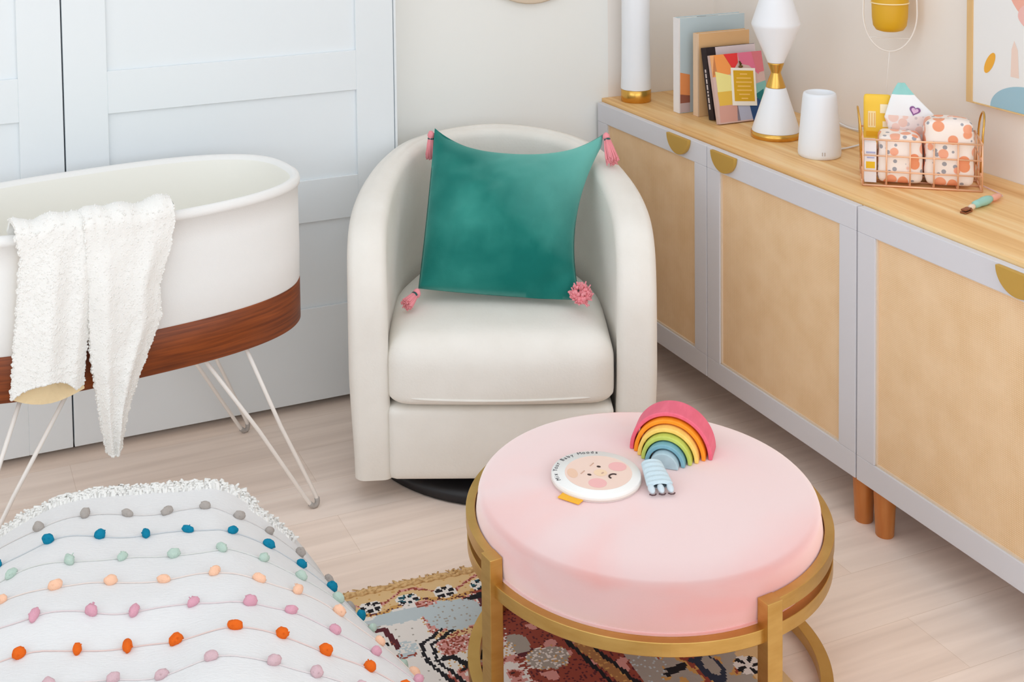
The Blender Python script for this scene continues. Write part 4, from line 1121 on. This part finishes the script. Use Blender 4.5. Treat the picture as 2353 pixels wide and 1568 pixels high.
# white pouch with teal tip and a purple heart
wp_ = thing('wipes_pouch', 'white pointed pouch with a teal tip and purple heart at the back of the basket', 'pouch', in_basket(0.122, 0.0985, 0.0055), bang)
def pouch(u, v):
    z = 0.225*v; hw = lerp_table([(0,0.046),(0.09,0.050),(0.115,0.060),(0.140,0.062),(0.165,0.046),(0.20,0.024),(0.225,0.008)], z)
    a = 2*pi*u; sx = -0.030*sm(0.10, 0.225, z)
    dth = 0.0075*(1-sm(0.17, 0.225, z)*0.8)
    n = noise.noise(Vector((cos(a)*1.5, z*24, sin(a)*1.5)))*0.003
    return (sx + hw*cos(a), (dth+n)*sin(a), z)
pm = MB(); pm.grid(pouch, 40, 40, wrapu=True); pm.add([pouch(i/40, 1) for i in range(40)], [tuple(range(40))], 0)
pm.m = [1 if (i//40) >= 35 else (3 if 18 <= (i//40) <= 25 else 2 if ((i//40) > 24 and (i % 40) < 5) else 0) for i in range(len(pm.f))]
pm.build('bag', [flat('pouch white', 242,244,246, 0.35), flat('pouch teal', 150,210,206, 0.35), flat('pouch mint', 206,232,230, 0.35), M['fruit_pale']], wp_)
hp = []
for k in range(40):
    a = 2*pi*k/40; hp.append((16*sin(a)**3, 13*cos(a)-5*cos(2*a)-2*cos(3*a)-cos(4*a)))
hb = MB()
for sc__, yy, mm in ((0.00080, -0.0096, 0), (0.00052, -0.0101, 1)):
    hb.add([(0.000 + (x_*cos(0.3)+z_*sin(0.3))*sc__, yy, 0.160 + (z_*cos(0.3)-x_*sin(0.3))*sc__) for x_, z_ in hp], [tuple(range(40))], mm)
hb.build('heart_mark', [flat('heart purple',140,92,150), flat('heart lilac',226,190,222)], wp_)
# pacifier clip
pc0 = Vector((-0.262, -1.380, Z)); pc1 = Vector((-0.112, -1.334, Z)); pd = pc1-pc0; pang = atan2(pd.y, pd.x)
pc = thing('pacifier_clip', 'mint and pink beaded pacifier clip with a metal clasp lying on the worktop', 'pacifier clip', pc0, pang)
PL = pd.length
MB().lathe([(0.0,0.0),(0.0075,0.004),(0.0085,0.014),(0.0085,0.030),(0.010,0.044),(0.0095,0.060),(0.007,0.074),(0,0.076)], 20, M=Matrix.Translation((PL*0.22,0,0.0100)) @ Matrix.Rotation(pi/2, 4, 'Y')).build('mint_bead', flat('mint silicone', 160,208,196), pc)
MB().lathe([(0.0,0.0),(0.006,0.003),(0.0075,0.016),(0.0065,0.032),(0.003,0.044),(0,0.045)], 20, M=Matrix.Translation((PL*0.22+0.076,0,0.0090)) @ Matrix.Rotation(pi/2, 4, 'Y')).build('pink_bead', flat('pink silicone', 238,176,156), pc)
MB().lathe([(0.0,0.0),(0.005,0.002),(0.0065,0.010),(0.0055,0.018),(0,0.020)], 18, M=Matrix.Translation((PL*0.10,0,0.0080)) @ Matrix.Rotation(pi/2, 4, 'Y')).build('cream_bead', flat('cream silicone', 236,214,190), pc)
k = MB(); k.box(-0.012, PL*0.11, -0.007, 0.007, 0.0005, 0.0045); k.box(-0.010, PL*0.10, -0.006, 0.006, 0.006, 0.0095); k.tube([(PL*0.08,-0.008,0.006),(PL*0.08,0.008,0.006)], 0.003, 8)
k.build('clasp', mat('bronze clasp', rgb(150,98,70), 0.3, metal=0.8), pc, bevel=0.0006)
MB().tube(spline([(PL*0.98,0,0.007),(PL*1.06,0.002,0.004),(PL*1.18,0.02,0.003),(PL*1.30,0.055,0.003),(PL*1.36,0.075,0.004)], 8), 0.0016, 6).build('cord', flat('pale pink cord', 226,196,196), pc)

# hanging planter on the right wall
hy_, hx_ = -0.902, WX-0.075
hg = thing('hanging_planter', 'mustard yellow pot in a white wire hoop hanging on the right wall', 'planter', (hx_, hy_, 1.02))
pot = MB(); pot.lathe([(0.0,0.058),(0.022,0.058),(0.034,0.062),(0.0415,0.073),(0.0445,0.095),(0.0470,0.175),(0.0455,0.177),(0.042,0.176),(0.040,0.12),(0,0.12)], 56)
pot.build('pot', mat('mustard glaze', rgb(218,166,20), 0.45), hg)
hoop = [(0.0, 0.066*sin(a)*(1 if cos(a) > -2 else 1), 0.105 - 0.100*cos(a)*1.0) for a in [2*pi*k/64 for k in range(64)]]
hoop = [(x_, y_, z_ if z_ < 0.105 else 0.105+(z_-0.105)*2.0) for x_, y_, z_ in hoop]
# the hoop is turned to face the room
Rh = Matrix.Rotation(radians(48), 4, 'Z')
MB().tube([Rh @ Vector(p) for p in hoop], 0.0022, 8, True).build('wire_hoop', M['white_metal'], hg)
MB().tube([(0.0470*cos(a)+0, 0.0470*sin(a), 0.133) for a in [2*pi*k/48 for k in range(48)]], 0.0018, 8, True).build('pot_ring', mat('cream wire', rgb(250,226,170), 0.4), hg)
MB().tube([Rh @ Vector((0, y_, 0.040 + 0.00*y_)) for y_ in [-0.05+0.1*k/6 for k in range(7)]], 0.0013, 6).build('cross_wire', M['white_metal'], hg)
MB().tube([(0,0,0.006),(-0.001,0.003,-0.03),(-0.002,0.007,-0.075),(-0.002,0.010,-0.115),(0.03,0.015,-0.24)], 0.0016, 6).build('tail_cord', M['white_metal'], hg)

# framed abstract picture on the right wall
pcx = WX-0.0005; py0, pz0 = -1.118, 0.932; PW, PH = 0.62, 0.86
pic = thing('framed_picture', 'abstract pastel painting in a light wood frame on the right wall', 'picture', (pcx, py0, pz0))
f = MB(); fw_, fd = 0.018, 0.028
f.box(-fd, 0, -fw_, 0, 0, PH); f.box(-fd, 0, -PW, -PW+fw_, 0, PH); f.box(-fd, 0, -PW+fw_, -fw_, 0, 0.0035); f.box(-fd, 0, -PW+fw_, -fw_, PH-fw_, PH)
f.build('frame', M['frame_wood'], pic, bevel=0.0008)
cv = MB(); xf = -fd+0.004
def cp_(pts, m, d): cv.add([(xf-0.0003*d, -a, b_) for a, b_ in pts], [tuple(range(len(pts)))], m)
cv.box(xf, -0.002, -PW+fw_, -fw_, 0.0035, PH-fw_, 0)
def blobp(cx_, cz_, rx_, rz_, n=36, amp=0.1, seed=0): return [(cx_+rx_*cos(a)*(1+amp*noise.noise(Vector((cos(a)*1.3, sin(a)*1.3, seed)))), cz_+rz_*sin(a)*(1+amp*noise.noise(Vector((cos(a)*1.3+5, sin(a)*1.3, seed))))) for a in [2*pi*k/n for k in range(n)]]
half_ = [(0.074 + 0.118*(1-cos(a))/1, 0.0036 + 0.064*sin(a)) for a in [pi*k/30 for k in range(31)]]
cp_(half_, 1, 1)
cp_([(0.071+0.011*cos(a)*1.0+0.022*sin(a)*0.62, 0.107+0.026*sin(a)-0.004*cos(a)) for a in [2*pi*k/30 for k in range(30)]], 2, 2)
cp_([(0.135,0.085),(0.137,0.150),(0.145,0.172),(0.156,0.150),(0.160,0.085)], 3, 1)
cp_(blobp(0.235,0.300,0.11,0.085, seed=2), 4, 1); cp_(blobp(0.20,0.235,0.045,0.03, seed=4), 5, 2); cp_(blobp(0.42,0.55,0.14,0.12, seed=7), 3, 1)
cp_(blobp(0.46,0.20,0.10,0.06, seed=9), 4, 1)
cv.build('canvas', [flat('canvas white',236,236,236), flat('paint blue',160,196,212), flat('paint ochre',240,176,66), flat('paint blush',238,214,202), flat('paint coral',240,178,160), flat('paint pink',240,190,184)], pic)

# woven wall basket whose lower rim just shows on the back wall
wb = MB(); wb.lathe([(0.0,-0.001),(0.10,-0.002),(0.20,-0.010),(0.205,-0.018),(0.20,-0.022),(0.10,-0.012),(0.0,-0.010)], 48, M=Matrix.Rotation(radians(-90), 4, 'X'))
wbo = wb.build('wall_basket', mat('straw weave', rgb(226,208,186), 0.85, bump=((90,90,90), 0.3)), None, (-0.642, -0.0015, 1.281))
tag(wbo, 'round straw wall basket, only its lower rim showing at the top above the armchair', 'wall decoration')

# ------------------------------------------------------------------ light
LEFT_W, FRONT_W, RIGHT_W, ROOF_W = 32, 38, 40, 14
def area(name, loc, target, sx, sy, power, col):
    l = bpy.data.lights.new(name, 'AREA'); l.shape = 'RECTANGLE'; l.size = sx; l.size_y = sy; l.energy = power; l.color = col
    o = bpy.data.objects.new(name, l); COL.objects.link(o); o.location = loc
    o.rotation_euler = (Vector(target)-Vector(loc)).to_track_quat('-Z', 'Y').to_euler()
    return o
area('window_daylight_left', (XL-0.02, -2.8, 1.725), (0, -2.8, 1.725), 3.45, 1.4, LEFT_W, (0.80, 0.90, 1.0))
area('window_daylight_front', (-2.25, YF-0.02, 1.775), (-2.25, 0, 1.775), 4.0, 1.4, FRONT_W, (0.84, 0.925, 1.0))
area('added_fill_right', (WX+0.09, -4.05, 1.55), (-4, -4.05, 1.55), 2.5, 1.55, RIGHT_W, (0.82, 0.91, 1.0))  # added fill light from the right, set in the added opening
# invented overhead fill light, shining through an added ceiling opening
area('added_fill_overhead', (-1.75, -2.05, ZC+0.05), (-1.75, -2.05, 0), 2.3, 1.9, ROOF_W, (0.80, 0.90, 1.0))
world = bpy.data.worlds.new('world'); SC.world = world; world.use_nodes = True
world.node_tree.nodes['Background'].inputs[0].default_value = (0.9, 0.95, 1, 1); world.node_tree.nodes['Background'].inputs[1].default_value = 1.0

# ------------------------------------------------------------------ camera
cam = bpy.data.cameras.new('camera'); co = bpy.data.objects.new('camera', cam); COL.objects.link(co)
yaw, pitch, roll = 0.3947, -0.0564, -0.0137
fwdv = Vector((sin(yaw)*cos(pitch), cos(yaw)*cos(pitch), sin(pitch))); r0 = Vector((cos(yaw), -sin(yaw), 0)); u0 = r0.cross(fwdv)
rv = r0*cos(roll) + u0*sin(roll); uv = -r0*sin(roll) + u0*cos(roll)
co.matrix_world = Matrix(((rv.x, uv.x, -fwdv.x, -2.3872), (rv.y, uv.y, -fwdv.y, -3.5392), (rv.z, uv.z, -fwdv.z, 1.6433), (0,0,0,1)))
cam.sensor_fit = 'HORIZONTAL'; cam.sensor_width = 36; cam.lens = 36*2978.58/2353
cam.shift_x = (1176.5-1028.4)/2353; cam.shift_y = (-248.84-784)/2353
cam.clip_start = 0.05
SC.camera = co
SC.view_settings.view_transform = 'Standard'; SC.view_settings.look = 'None'; SC.view_settings.gamma = 1; SC.view_settings.exposure = -0.38
SC.view_settings.use_curve_mapping = False
SC.cycles.max_bounces = 12; SC.cycles.diffuse_bounces = 8
SC.cycles.use_denoising = True
